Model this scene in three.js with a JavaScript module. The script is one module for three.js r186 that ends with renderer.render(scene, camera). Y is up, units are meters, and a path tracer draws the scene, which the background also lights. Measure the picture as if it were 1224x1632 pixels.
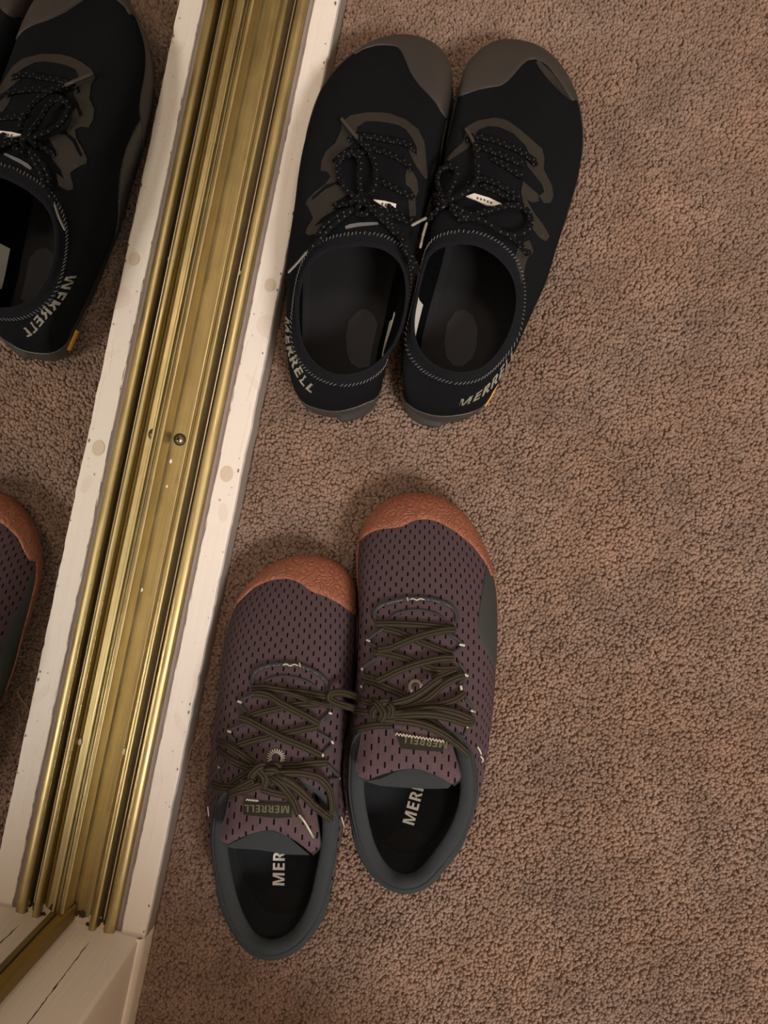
import * as THREE from 'three';
import { mergeGeometries } from 'three/addons/utils/BufferGeometryUtils.js';
import { RoundedBoxGeometry } from 'three/addons/geometries/RoundedBoxGeometry.js';
import { RectAreaLightUniformsLib } from 'three/addons/lights/RectAreaLightUniformsLib.js';
import { ImprovedNoise } from 'three/addons/math/ImprovedNoise.js';
import { FontLoader } from 'three/addons/loaders/FontLoader.js';

// ------------------------------------------------------------------ camera, light, exposure
const V = (x, y, z) => new THREE.Vector3(x, y, z);
const F = 1226, EYE = V(0.197, 0.59, 0);                    // lens in pixels of a 1224 x 1632 frame; eye over the carpet, x from the mirror, z along it
const scene = new THREE.Scene();
scene.background = new THREE.Color(0x000000);
const camera = new THREE.PerspectiveCamera(2 * Math.atan(816 / F) * 180 / Math.PI, 1224 / 1632, 0.02, 20);
const plumb = V(49 / F, -32.5 / F, -1).normalize();           // straight down, as the lens sees it
const along = V(-0.203, -1, 0).addScaledVector(plumb, -V(-0.203, -1, 0).dot(plumb)).normalize();
const upC = plumb.clone().negate(), rightC = upC.clone().cross(along);
const toWorld = new THREE.Matrix4().set(rightC.x, rightC.y, rightC.z, 0, upC.x, upC.y, upC.z, 0, along.x, along.y, along.z, 0, 0, 0, 0, 1);
camera.position.copy(EYE); camera.quaternion.setFromRotationMatrix(toWorld); camera.updateMatrixWorld(true);

const renderer = new THREE.WebGLRenderer({ antialias: true });
renderer.toneMapping = THREE.LinearToneMapping;
renderer.toneMappingExposure = 1.0;
renderer.shadowMap.enabled = true;
RectAreaLightUniformsLib.init();
const LAMPS = [                                             // unseen ceiling panel lighting from the lower right: position, size, colour, radiance
  { at: [1.75, 2.395, 1.40], w: 0.80, d: 0.80, color: 0xfffaf6, power: 50 },
];
const GLOBE = { at: [0.42, 1.50, -0.38], r: 0.13, color: 0xffead6, power: 1.5 };   // added globe out of view, soft fill from above the black shoes

// ------------------------------------------------------------------ helpers
const inv = toWorld.clone().invert();
function at(px, py, h = 0) {                                // where the sight line of a pixel meets height h
  const d = V((px - 612) / F, -(py - 816) / F, -1).applyMatrix4(toWorld);
  return EYE.clone().addScaledVector(d, (h - EYE.y) / d.y);
}
function seen(p) { const c = p.clone().sub(EYE).applyMatrix4(inv); return [612 - F * c.x / c.z, 816 + F * c.y / c.z]; }
let seedState = 7;
const rnd = () => { seedState = (seedState * 1664525 + 1013904223) >>> 0; return seedState / 4294967296; };
const noiseGen = new ImprovedNoise();
const nz = (x, y, z = 0) => noiseGen.noise(x, y, z);
const fbm = (x, y, z = 0) => nz(x, y, z) * 0.55 + nz(x * 2.1, y * 2.1, z + 7) * 0.3 + nz(x * 4.3, y * 4.3, z + 3) * 0.15;
const clamp = (x, a, b) => Math.min(b, Math.max(a, x)), lerp = (a, b, t) => a + (b - a) * t;
const smooth = (a, b, x) => { const t = clamp((x - a) / (b - a), 0, 1); return t * t * (3 - 2 * t); };
const used = {};
const numbered = (name) => { used[name] = (used[name] ?? -1) + 1; return used[name] ? name + '_' + String(used[name]).padStart(3, '0') : name; };
function tag(o, label, category, group, kind) {
  o.userData.label = label;
  if (category) o.userData.category = category;
  if (group) o.userData.group = group;
  if (kind) o.userData.kind = kind;
  return o;
}
function mesh(name, g, m, parent = scene) {
  const o = new THREE.Mesh(g, m); o.name = parent === scene ? numbered(name) : name;
  o.castShadow = o.receiveShadow = true; parent.add(o); return o;
}
const merge = (list) => mergeGeometries(list.map((g) => { const q = g.index ? g.toNonIndexed() : g; for (const k of Object.keys(q.attributes)) if (!['position', 'normal', 'uv'].includes(k)) q.deleteAttribute(k); return q; }));
function canvasTex(w, h, paint, srgb = true, repeat) {
  const c = document.createElement('canvas'); c.width = w; c.height = h; paint(c.getContext('2d'), w, h);
  const t = new THREE.CanvasTexture(c); if (srgb) t.colorSpace = THREE.SRGBColorSpace;
  t.wrapS = t.wrapT = THREE.RepeatWrapping; if (repeat) t.repeat.set(...repeat); return t;
}
function dataTex(w, h, fn, srgb = true, repeat) {
  const d = new Uint8Array(w * h * 4);
  for (let y = 0; y < h; y++) for (let x = 0; x < w; x++) { const c = fn(x, y), k = (y * w + x) * 4; d[k] = clamp(c[0], 0, 255); d[k + 1] = clamp(c[1], 0, 255); d[k + 2] = clamp(c[2], 0, 255); d[k + 3] = 255; }
  const t = new THREE.DataTexture(d, w, h); if (srgb) t.colorSpace = THREE.SRGBColorSpace;
  t.magFilter = THREE.LinearFilter; t.minFilter = THREE.LinearMipmapLinearFilter; t.generateMipmaps = true;
  t.wrapS = t.wrapT = THREE.RepeatWrapping; if (repeat) t.repeat.set(...repeat); t.needsUpdate = true; return t;
}
const cloth = (o) => new THREE.MeshPhysicalMaterial({ roughness: 0.95, specularIntensity: 0.15, ...o });
const std = (o) => new THREE.MeshStandardMaterial({ roughness: 0.85, ...o });
function gridGeo(nu, nv, fn, uvFn, wrap = false) {           // a surface fn(i, j); wrapped round in i when asked
  const pos = [], uv = [], idx = [], cols = wrap ? nu : nu + 1;
  for (let i = 0; i < cols; i++) for (let j = 0; j <= nv; j++) { const p = fn(i, j); pos.push(p.x, p.y, p.z); const t = uvFn ? uvFn(p, i, j) : [p.x, p.z]; uv.push(t[0], t[1]); }
  for (let i = 0; i < nu; i++) for (let j = 0; j < nv; j++) {
    const a = i * (nv + 1) + j, b = ((i + 1) % cols) * (nv + 1) + j;
    idx.push(a, b, b + 1, a, b + 1, a + 1);
  }
  const g = new THREE.BufferGeometry();
  g.setAttribute('position', new THREE.Float32BufferAttribute(pos, 3)); g.setAttribute('uv', new THREE.Float32BufferAttribute(uv, 2));
  g.setIndex(idx); g.computeVertexNormals(); return g;
}
function extrudeZ(profile, z0, z1, wobble) {                 // an open or closed profile of [x, y] in metres along z, flat shaded per facet
  const n = 64, parts = [];
  let run = 0;
  for (let k = 0; k + 1 < profile.length; k++) {
    const [a, b] = [profile[k], profile[k + 1]], len = Math.hypot(b[0] - a[0], b[1] - a[1]);
    const g = gridGeo(n, 1, (i, j) => { const z = lerp(z0, z1, i / n), q = j ? b : a, w = wobble ? wobble(z, q) : [0, 0]; return V(q[0] + w[0], q[1] + w[1], z); }, (p, i, j) => [run + j * len, p.z]);
    run += len; parts.push(g);
  }
  return merge(parts);
}
function roundProfile(pts, seg = 6) {                        // pts: [x, y, r] corners to fillet
  const out = [];
  pts.forEach(([x, y, r], i) => {
    if (!r || i === 0 || i === pts.length - 1) { out.push([x, y]); return; }
    const a = pts[i - 1], b = pts[i + 1], da = Math.hypot(a[0] - x, a[1] - y), db = Math.hypot(b[0] - x, b[1] - y), q = Math.min(r, da / 2, db / 2);
    const p0 = [x + (a[0] - x) / da * q, y + (a[1] - y) / da * q], p1 = [x + (b[0] - x) / db * q, y + (b[1] - y) / db * q];
    for (let k = 0; k <= seg; k++) { const t = k / seg, u = 1 - t; out.push([u * u * p0[0] + 2 * u * t * x + t * t * p1[0], u * u * p0[1] + 2 * u * t * y + t * t * p1[1]]); }
  });
  return out;
}
const smoothExtrude = (profile, z0, z1) => {                 // the same with rounded shading across the profile
  let run = [0]; for (let k = 1; k < profile.length; k++) run.push(run[k - 1] + Math.hypot(profile[k][0] - profile[k - 1][0], profile[k][1] - profile[k - 1][1]));
  return gridGeo(40, profile.length - 1, (i, j) => V(profile[j][0], profile[j][1], lerp(z0, z1, i / 40)), (p, i, j) => [run[j], p.z]);
};
const font = await new FontLoader().loadAsync('fonts/droid/droid_sans_bold.typeface.json');

// ------------------------------------------------------------------ materials of the place
const speck = (n, s) => { const a = []; for (let i = 0; i < n; i++) a.push([rnd(), rnd(), s * (0.3 + rnd() * rnd() * 2)]); return a; };
const paintMap = canvasTex(1024, 2048, (g, w, h) => {        // old gloss paint: brush grain, scuffs, stains; 0.25 x 0.5 m
  g.fillStyle = '#d9d1c9'; g.fillRect(0, 0, w, h);
  for (let i = 0; i < 900; i++) { const x = rnd() * w; g.fillStyle = `rgba(${rnd() < 0.5 ? '255,248,238' : '150,128,108'},${0.02 + rnd() * 0.05})`; g.fillRect(x, rnd() * h, 1 + rnd() * 3, 60 + rnd() * 500); }
  for (let i = 0; i < 60; i++) { g.fillStyle = `rgba(160,120,85,${0.03 + rnd() * 0.09})`; g.beginPath(); g.ellipse(rnd() * w, rnd() * h, 8 + rnd() * 40, 12 + rnd() * 60, rnd() * 3, 0, 7); g.fill(); }
  for (let i = 0; i < 260; i++) { g.fillStyle = `rgba(80,60,45,${0.1 + rnd() * 0.3})`; g.beginPath(); g.ellipse(rnd() * w, rnd() * h, 0.8 + rnd() * rnd() * 5, 0.8 + rnd() * rnd() * 5, 0, 0, 7); g.fill(); }
  for (let i = 0; i < 60; i++) { g.strokeStyle = `rgba(90,70,55,${0.1 + rnd() * 0.25})`; g.lineWidth = 0.7 + rnd(); const x = rnd() * w, y = rnd() * h; g.beginPath(); g.moveTo(x, y); g.quadraticCurveTo(x + rnd() * 40 - 20, y + rnd() * 60, x + rnd() * 40 - 20, y + rnd() * 120); g.stroke(); }
}, true, [4, 2]);
const paintBump = dataTex(256, 512, (x, y) => { const v = 128 + 60 * fbm(x / 40, y / 160, 1) + 40 * nz(x / 7, y / 30, 5) + 20 * nz(x / 3, y / 3, 2); return [v, v, v]; }, false, [4, 2]);
const M = {};
M.paint = std({ map: paintMap, bumpMap: paintBump, bumpScale: 0.0006, roughness: 0.5 });
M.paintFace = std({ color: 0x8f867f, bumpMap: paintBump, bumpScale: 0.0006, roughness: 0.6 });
M.jamb = std({ color: 0xece4da, bumpMap: paintBump, bumpScale: 0.0006, roughness: 0.38 });
const brassMap = dataTex(256, 512, (x, y) => { const s = 1 + 0.1 * nz(x / 2.5, y / 200, 3) + 0.09 * fbm(x / 50, y / 50, 9) - 0.5 * Math.max(0, nz(x / 4, y / 4, 1) - 0.55); return [174 * s, 158 * s, 113 * s]; }, true, [12, 4]);
const brassRough = dataTex(256, 512, (x, y) => { const v = 122 + 40 * fbm(x / 30, y / 60, 4) + 25 * nz(x / 2, y / 120, 8); return [v, v, v]; }, false, [12, 4]);
M.brass = std({ map: brassMap, roughnessMap: brassRough, roughness: 0.9, metalness: 0.9, bumpMap: brassRough, bumpScale: 0.00008 });
M.brassDark = std({ color: 0x3b2c20, roughness: 0.7, metalness: 0.3 });
M.caulk = std({ color: 0x877b78, bumpMap: paintBump, bumpScale: 0.002, roughness: 0.9 });
M.mirror = std({ color: 0xd8d8d4, metalness: 1, roughness: 0.0 });
M.wall = std({ color: 0xb9a890, roughness: 0.9 });
M.ceiling = std({ color: 0xcfc4b4, roughness: 0.9 });
M.brassOlive = std({ color: 0x877338, metalness: 0.7, roughness: 0.5, bumpMap: brassRough, bumpScale: 0.00008 });  // darker olive tone of brass for the stile
M.pale = std({ color: 0xd8ceb8, metalness: 0.8, roughness: 0.3 });  // bright tone for the thin highlight line in the groove
M.steel = std({ color: 0x9b9078, metalness: 0.9, roughness: 0.35 });
M.dirt = std({ color: 0x1d1510, roughness: 1 });
M.fleck = std({ color: 0xe8e0d2, roughness: 0.7 });

// ------------------------------------------------------------------ the room
const SILL = 0.0184, ROOM = { x0: -0.75, x1: 2.6, z0: -1.9, z1: 2.2, h: 2.4 };
const JAMB_Z = at(150, 1478, SILL + 0.001).z;               // the jamb's face that ends the track
const END_Z = -1.5;
const box = (x0, y0, z0, x1, y1, z1) => { const g = new THREE.BoxGeometry(x1 - x0, y1 - y0, z1 - z0); g.translate((x0 + x1) / 2, (y0 + y1) / 2, (z0 + z1) / 2); return g; };
const floorBump = dataTex(256, 256, (x, y) => { const v = 128 + 70 * nz(x / 3, y / 3, 2) + 40 * nz(x / 8, y / 8, 6); return [v, v, v]; }, false, [8, 8]);
const floor = mesh('floor', box(ROOM.x0, -0.10, ROOM.z0, ROOM.x1, -0.0035, ROOM.z1), std({ color: 0x68503f, roughness: 1, bumpMap: floorBump, bumpScale: 0.003 }));
tag(floor, 'dark backing of the brown carpeted floor', null, null, 'structure');
for (const [n, g, l] of [
  ['wall_right', box(ROOM.x1, 0, ROOM.z0, ROOM.x1 + 0.1, ROOM.h, ROOM.z1), 'plain wall opposite the mirror doors'],
  ['wall_back', box(ROOM.x0, 0, ROOM.z0 - 0.1, ROOM.x1, ROOM.h, ROOM.z0), 'plain wall past the toes of the shoes'],
  ['added_wall_return', box(0.04, 0, 0.46, 0.38, ROOM.h, 0.56), 'short wall added out of view beside the closet, shading the lower left corner'],  // added wall out of view that casts shade on the lower left
  ['wall_front', box(ROOM.x0, 0, ROOM.z1, ROOM.x1, ROOM.h, ROOM.z1 + 0.1), 'plain wall behind the viewer'],
  ['wall_left', merge([box(ROOM.x0 - 0.1, 0, ROOM.z0, ROOM.x0, ROOM.h, ROOM.z1), box(-0.06, 2.08, ROOM.z0, 0.05, ROOM.h, ROOM.z1), box(-0.06, 0, ROOM.z0, 0.05, 2.08, END_Z), box(-0.06, 0.0, JAMB_Z + 0.09, 0.052, 2.08, ROOM.z1)]), 'wall round the closet opening of the mirror doors'],
]) tag(mesh(n, g, M.wall), l, null, null, 'structure');
tag(mesh('ceiling', box(ROOM.x0 - 0.1, ROOM.h, ROOM.z0 - 0.1, ROOM.x1 + 0.1, ROOM.h + 0.1, ROOM.z1 + 0.1), M.ceiling), 'plain flat ceiling over the room', null, null, 'structure');
LAMPS.forEach((L, i) => {
  const root = new THREE.Group(); root.name = numbered('unseen_ceiling_lamp'); scene.add(root); root.position.set(L.at[0], ROOM.h, L.at[2]);  // lamp out of view, placed to light the shoes from the lower right
  tag(root, ['square ceiling lamp out of view, placed to light the shoes from the lower right'][i], 'lamp');
  mesh('lamp_frame', new RoundedBoxGeometry(L.w + 0.05, 0.03, L.d + 0.05, 2, 0.008).translate(0, -0.015, 0), M.ceiling, root);
  const c = new THREE.Color(L.color);
  mesh('lamp_diffuser', new RoundedBoxGeometry(L.w, 0.012, L.d, 2, 0.005).translate(0, -0.034, 0), std({ color: 0xffffff, emissive: c, emissiveIntensity: 1.2 }), root);
  const l = new THREE.RectAreaLight(c, L.power, L.w, L.d); l.position.set(0, -0.044, 0); l.rotation.x = -Math.PI / 2; l.castShadow = true; root.add(l);
});

{
  const root = new THREE.Group(); root.name = numbered('fill_pendant_lamp'); scene.add(root); root.position.set(...GLOBE.at);  // added fill lamp, out of view above the black shoes
  tag(root, 'added white globe lamp out of view, giving soft fill over the black shoes', 'lamp');
  const c = new THREE.Color(GLOBE.color);
  mesh('lamp_globe', new THREE.SphereGeometry(GLOBE.r, 40, 24), std({ color: 0xffffff, emissive: c, emissiveIntensity: 1.5 }), root);
  mesh('lamp_cap', new THREE.LatheGeometry([[0, 0.05], [0.02, 0.05], [0.045, 0.03], [0.05, 0], [0.045, -0.01]].map(([x, y]) => new THREE.Vector2(x, y + GLOBE.r)), 32), M.brass, root);
  mesh('lamp_cord', new THREE.CylinderGeometry(0.003, 0.003, ROOM.h - GLOBE.at[1] - GLOBE.r - 0.04, 8).translate(0, (ROOM.h - GLOBE.at[1] + GLOBE.r + 0.04) / 2, 0), M.dirt, root);
  const l = new THREE.PointLight(c, GLOBE.power, 0, 2); l.castShadow = true; l.shadow.radius = GLOBE.r / 0.02 * 0.95; root.add(l);
}
// sill, jamb, casing foot
const chip = (z, q) => { const s = q[0] > 0.049 ? 1 : 0.5; return [s * 0.0011 * fbm(z * 60, q[0] * 40, 3) + s * 0.0012 * Math.min(0, nz(z * 170, 2, 5) + 0.15), 0.0004 * nz(z * 90, q[0] * 300, 8)]; };
const fine = (profile, z0, z1, wob) => { const n = 420, run = [0]; for (let k = 1; k < profile.length; k++) run.push(run[k - 1] + Math.hypot(profile[k][0] - profile[k - 1][0], profile[k][1] - profile[k - 1][1])); return gridGeo(n, profile.length - 1, (i, j) => { const z = lerp(z0, z1, i / n), q = profile[j], w = wob(z, q); return V(q[0] + w[0], q[1] + w[1], z); }, (p, i, j) => [run[j], p.z]); };
const sill = mesh('trim_1', fine(roundProfile([[0.0418, SILL - 0.012, 0], [0.0420, SILL + 0.0004, 0.0012], [0.0604, SILL, 0.0012], [0.0609, SILL - 0.004, 0]], 4), END_Z, JAMB_Z, chip), M.paint);
tag(sill, 'chipped white painted wooden sill beside the brass track', null, null, 'structure');
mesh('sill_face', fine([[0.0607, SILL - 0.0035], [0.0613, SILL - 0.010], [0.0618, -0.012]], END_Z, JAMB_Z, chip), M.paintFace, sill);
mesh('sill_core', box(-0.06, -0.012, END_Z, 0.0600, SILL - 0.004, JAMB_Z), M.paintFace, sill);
const caulk = fine([[0.0375, SILL + 0.0005], [0.0392, SILL - 0.0014], [0.0408, SILL - 0.0010], [0.0428, SILL + 0.0003]], END_Z, JAMB_Z, (z, q) => [0.0006 * nz(z * 80, q[0] * 900, 1), 0.0009 * fbm(z * 150, q[0] * 900, 4)]);
mesh('caulk_bead', caulk, M.caulk, sill);

{ // worn spots along the sill's edges, and two old ring stains
  const g = [], r2 = [];
  for (let k = 0; k < 30; k++) { const z = lerp(-0.48, JAMB_Z - 0.004, rnd()), e = rnd() < 0.75, r = 0.0003 + rnd() * rnd() * 0.0010, q = new THREE.CircleGeometry(r, 7); q.rotateX(-Math.PI / 2); q.scale(0.7, 1, 0.8 + rnd() * 1.6); q.translate(e ? 0.0596 - rnd() * 0.0014 : 0.0440 + rnd() * 0.014, SILL + 0.00055, z); (k % 9 === 0 ? r2 : g).push(q); }
  mesh('worn_spots', merge(g), std({ color: 0x6e5a4a, roughness: 1 }), sill).userData.kind = 'stuff';
  mesh('rust_spots', merge(r2), std({ color: 0x8a5a34, roughness: 1 }), sill).userData.kind = 'stuff';
  for (const [px, py, r] of [[430.5, 454.6, 0.0052], [361.4, 755.6, 0.0060]]) { const p = at(px, py, SILL); mesh('stain', new THREE.CircleGeometry(r, 24).rotateX(-Math.PI / 2).scale(0.8, 1, 1).translate(p.x, SILL + 0.0006, p.z), std({ color: 0xc4b5a2, roughness: 0.6 }), sill); }
}
// brass bottom track: floor, inner ridge, dark groove, outer ridge
const T = SILL;
const track = new THREE.Group(); track.name = numbered('door_track'); scene.add(track); track.position.set(0, 0, 0);
tag(track, 'brass double channel sliding door track set along the white sill', 'track');
const floorP = roundProfile([[-0.030, T + 0.0006, 0], [0.0160, T + 0.0006, 0.001], [0.0175, T - 0.0004, 0.0004], [0.0185, T + 0.0006, 0]], 4);
const ridge2 = roundProfile([[0.0187, T - 0.001, 0], [0.0191, T + 0.0062, 0.0022], [0.0240, T + 0.0066, 0.0022], [0.0247, T - 0.003, 0]], 8);
const groove = [[0.0244, T - 0.002], [0.0253, T - 0.0035], [0.0293, T - 0.0035], [0.0301, T - 0.002]];
const ridge1 = roundProfile([[0.0298, T - 0.003, 0], [0.0303, T + 0.0046, 0.0016], [0.0341, T + 0.0052, 0.003], [0.0381, T + 0.0034, 0.002], [0.0386, T - 0.002, 0]], 8);
mesh('track_floor', smoothExtrude(floorP, END_Z, JAMB_Z), M.brass, track);
mesh('inner_rail', smoothExtrude(ridge2, END_Z, JAMB_Z), M.brass, track);
mesh('groove', smoothExtrude(groove, END_Z, JAMB_Z), M.brassDark, track);
mesh('groove_highlight', smoothExtrude(roundProfile([[0.0267, T - 0.0035, 0], [0.0267, T - 0.001, 0.0005], [0.0279, T - 0.001, 0.0005], [0.0279, T - 0.0035, 0]], 3), END_Z, JAMB_Z), M.pale, track);  // highlight along the groove, put in as a pale metal strip
mesh('outer_rail', smoothExtrude(ridge1, END_Z, JAMB_Z), M.brass, track);
{ // the screw that holds the track down
  const p = at(285, 700, T + 0.003), s = mesh('screw', new THREE.LatheGeometry([[0, 0.0034], [0.0012, 0.0033], [0.0024, 0.0028], [0.0034, 0.0018], [0.0040, 0.0006], [0.0041, -0.0004]].map(([x, y]) => new THREE.Vector2(x, y)), 28).translate(p.x, T + 0.0008, p.z), M.steel, track);
  mesh('screw_slot', merge([0, 1].map((k) => new THREE.BoxGeometry(0.0036, 0.0016, 0.0008).rotateY(0.5 + k * Math.PI / 2).translate(p.x, T + 0.0036, p.z))), M.dirt, s);
  mesh('screw_dirt', new THREE.TorusGeometry(0.0042, 0.0005, 6, 24).rotateX(Math.PI / 2).translate(p.x, T + 0.0008, p.z), M.dirt, s);
}

// sliding mirror door: glass, bottom rail with lip, end stile
const door = new THREE.Group(); door.name = numbered('mirror_door'); scene.add(door);
tag(door, 'tall sliding mirror door in thin brass edging, reflecting the shoes', 'mirror door');
const STILE_Z = at(101, 1455, T + 0.02).z;
mesh('mirror_glass', box(-0.006, T + 0.0194, END_Z, 0, 2.05, STILE_Z), M.mirror, door);
const lip = roundProfile([[0.0003, T + 0.0198, 0], [0.0021, T + 0.0198, 0], [0.0022, T + 0.0222, 0.0004], [0.0044, T + 0.0222, 0.0009], [0.0045, T + 0.005, 0.0006], [0.0036, T + 0.0034, 0.0006], [-0.018, T + 0.0034, 0]], 4);
mesh('bottom_rail', smoothExtrude(lip, END_Z, STILE_Z), M.brass, door);
{
  const st = [[0, 0.0130, 0], [0.0014, 0.0130, 0.0005], [0.0064, 0.0112, 0.0016], [0.0070, 0.0024, 0.0016], [0.0070, 0.0, 0.0008], [-0.016, 0.0, 0]];   // [x, back from the end]
  const pr = roundProfile(st, 5);
  const g = gridGeo(1, pr.length - 1, (i, j) => V(pr[j][0], i ? 2.05 : T + 0.003, STILE_Z + 0.0130 - pr[j][1]), (p, i, j) => [j * 0.003, p.y]);
  mesh('stile', g, M.brassOlive, door);
  mesh('stile_foot', merge([box(0.0002, T + 0.001, STILE_Z + 0.001, 0.0050, T + 0.010, STILE_Z + 0.0095)]), M.brassDark, door);
  mesh('stile_gasket', box(-0.001, T + 0.023, STILE_Z - 0.0003, 0.0005, 2.05, STILE_Z + 0.001), M.dirt, door);
}
// jamb block with its stop and the crack between the two boards
const XF = 0.0570;
const jamb = mesh('trim_2', new RoundedBoxGeometry(XF + 0.06, 2.1, 0.09, 3, 0.003).translate((XF - 0.06) / 2, 1.05, JAMB_Z + 0.045), M.jamb);
tag(jamb, 'white painted door jamb with a long crack at the end of the track', null, null, 'structure');
{
  const pts = []; for (let k = 0; k <= 40; k++) { const t = k / 40; pts.push([0.0265 + 0.0022 * t + 0.0004 * nz(t * 14, 1, 2), T + 0.02 + t * 0.11, (0.0001 + 0.0009 * Math.max(0, fbm(t * 13, 3, 5) + 0.12)) * smooth(0, 0.06, t) * (1 - smooth(0.9, 1, t)) + 0.0001]); }
  mesh('crack', gridGeo(40, 1, (i, j) => V(pts[i][0] + (j ? 1 : -1) * pts[i][2] + 0.0006 * nz(i * 0.9, 4, 1), pts[i][1], JAMB_Z - 0.0002)), std({ color: 0x3a3128, roughness: 1 }), jamb);
  mesh('jamb_foot_caulk', fine([[0, -0.0015], [0.0005, 0.0008], [0.0022, 0.0019]].map(([x, y]) => [x, y]), 0, 1, () => [0, 0]).applyMatrix4(new THREE.Matrix4().makeScale(1, 1, 0.024)).rotateY(Math.PI / 2).translate(0.0375, T + 0.0004, JAMB_Z + 0.0002), M.jamb, jamb);
}
const foot = mesh('trim_3', smoothExtrude(roundProfile([[XF - 0.006, SILL + 0.004, 0], [XF + 0.001, SILL + 0.0035, 0.002], [0.0609, SILL - 0.002, 0.003], [0.0618, -0.01, 0]], 5), JAMB_Z, ROOM.z1), M.jamb);
tag(foot, 'white bead at the foot of the door casing beside the carpet', null, null, 'structure');
{ // grime where the track meets the jamb
  const g = [];
  const pale = [];
  for (let k = 0; k < 80; k++) { const r = 0.0005 + rnd() * 0.0014; const q = new THREE.IcosahedronGeometry(r, 1); q.scale(1 + rnd(), 0.4, 1 + rnd()); q.translate(0.004 + rnd() * 0.031, T + 0.0009, JAMB_Z - rnd() * rnd() * 0.011 - 0.0006); (k % 2 ? pale : g).push(q); }
  tag(mesh('paint_crumbs', merge(pale), std({ color: 0xb8aa98, roughness: 1 })), 'pale crumbs of old paint in the end of the track against the jamb', 'paint crumbs', null, 'stuff');
  tag(mesh('grime', merge(g), std({ color: 0x3a2c22, roughness: 1 })), 'crumbs of dark grime in the end of the track against the jamb', 'dirt', null, 'stuff');
}

// ------------------------------------------------------------------ carpet pile
{
  const tuft = new THREE.SphereGeometry(1, 7, 4, 0, Math.PI * 2, 0, Math.PI * 0.55);
  const X0 = 0.0620, X1 = 0.95, Z0 = -0.80, Z1 = 0.80, S = 0.0025, spots = [];
  let row = 0;
  for (let z = Z0; z < Z1; z += S * 0.866, row++) for (let x = X0 + (row % 2) * S / 2; x < X1; x += S) spots.push([x + (rnd() - 0.5) * S * 0.8, z + (rnd() - 0.5) * S * 0.8]);
  const pile = new THREE.InstancedMesh(tuft, cloth({ color: 0xffffff }), spots.length);
  const m = new THREE.Matrix4(), q = new THREE.Quaternion(), e = new THREE.Euler(), c = new THREE.Color();
  spots.forEach(([x, z], i) => {
    const lay = fbm(x * 9, z * 9, 2), lay2 = fbm(x * 30, z * 30, 8);
    e.set(0.35 * lay2 + (rnd() - 0.5) * 0.9 - 0.25, rnd() * 6.3, 0.5 * lay + (rnd() - 0.5) * 0.9); q.setFromEuler(e);
    const r = 0.00150 + rnd() * 0.0006, h = 0.0026 + rnd() * 0.0014 + lay2 * 0.0012;
    m.compose(V(Math.max(x, 0.0632), -0.0036 + 0.0008 * lay2, z), q, V(r, h, r * (0.8 + rnd() * 0.5))); pile.setMatrixAt(i, m);
    const b = 0.88 + rnd() * 0.24 + lay2 * 0.42 + lay * 0.28, w = 0.014 * nz(x * 14, z * 14, 21);
    c.setRGB((0.222 + w) * b, 0.152 * b, (0.118 - w * 0.5) * b); pile.setColorAt(i, c);
  });
  pile.name = 'carpet_pile'; pile.receiveShadow = pile.castShadow = true; scene.add(pile);
  tag(pile, 'brown cut pile carpet covering the whole floor beside the sill', 'carpet', null, 'stuff');
}

// ------------------------------------------------------------------ shoe maker
const NU = 176, NV = 50, V0 = 0.2;
function half(pts, n) { return new THREE.CatmullRomCurve3(pts, false, 'centripetal').getSpacedPoints(n * 4); }
function ringOf(list, n, warp = 1) {                         // list.left: heel -> toe, list.right: heel -> toe; returns n points, heel 0, toe n / 2
  const L = half(list.left, n), R = half(list.right, n), out = [], m = n * 4;
  const pick = (A, t) => { const s = t * m, k = Math.min(m - 1, Math.floor(s)); return A[k].clone().lerp(A[k + 1], s - k); };
  for (let i = 0; i < n; i++) { const k = i <= n / 2 ? i : n - i, t = k / (n / 2); out.push(pick(i <= n / 2 ? L : R, 1 - Math.pow(1 - t, warp))); }
  for (let pass = 0; pass < 6; pass++) { const c = out.map((p) => p.clone()); for (let i = 0; i < n; i++) out[i].copy(c[i]).multiplyScalar(2).add(c[(i + 1) % n]).add(c[(i + n - 1) % n]).multiplyScalar(0.25); }
  return out;
}
const P3 = (list) => list.map(([x, y, h]) => at(x, y, h));
function inside(poly, x, y) { let r = false; for (let i = 0, j = poly.length - 1; i < poly.length; j = i++) { const [a, b] = poly[i], [c, d] = poly[j]; if ((b > y) !== (d > y) && x < (c - a) * (y - b) / (d - b) + a) r = !r; } return r; }

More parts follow.
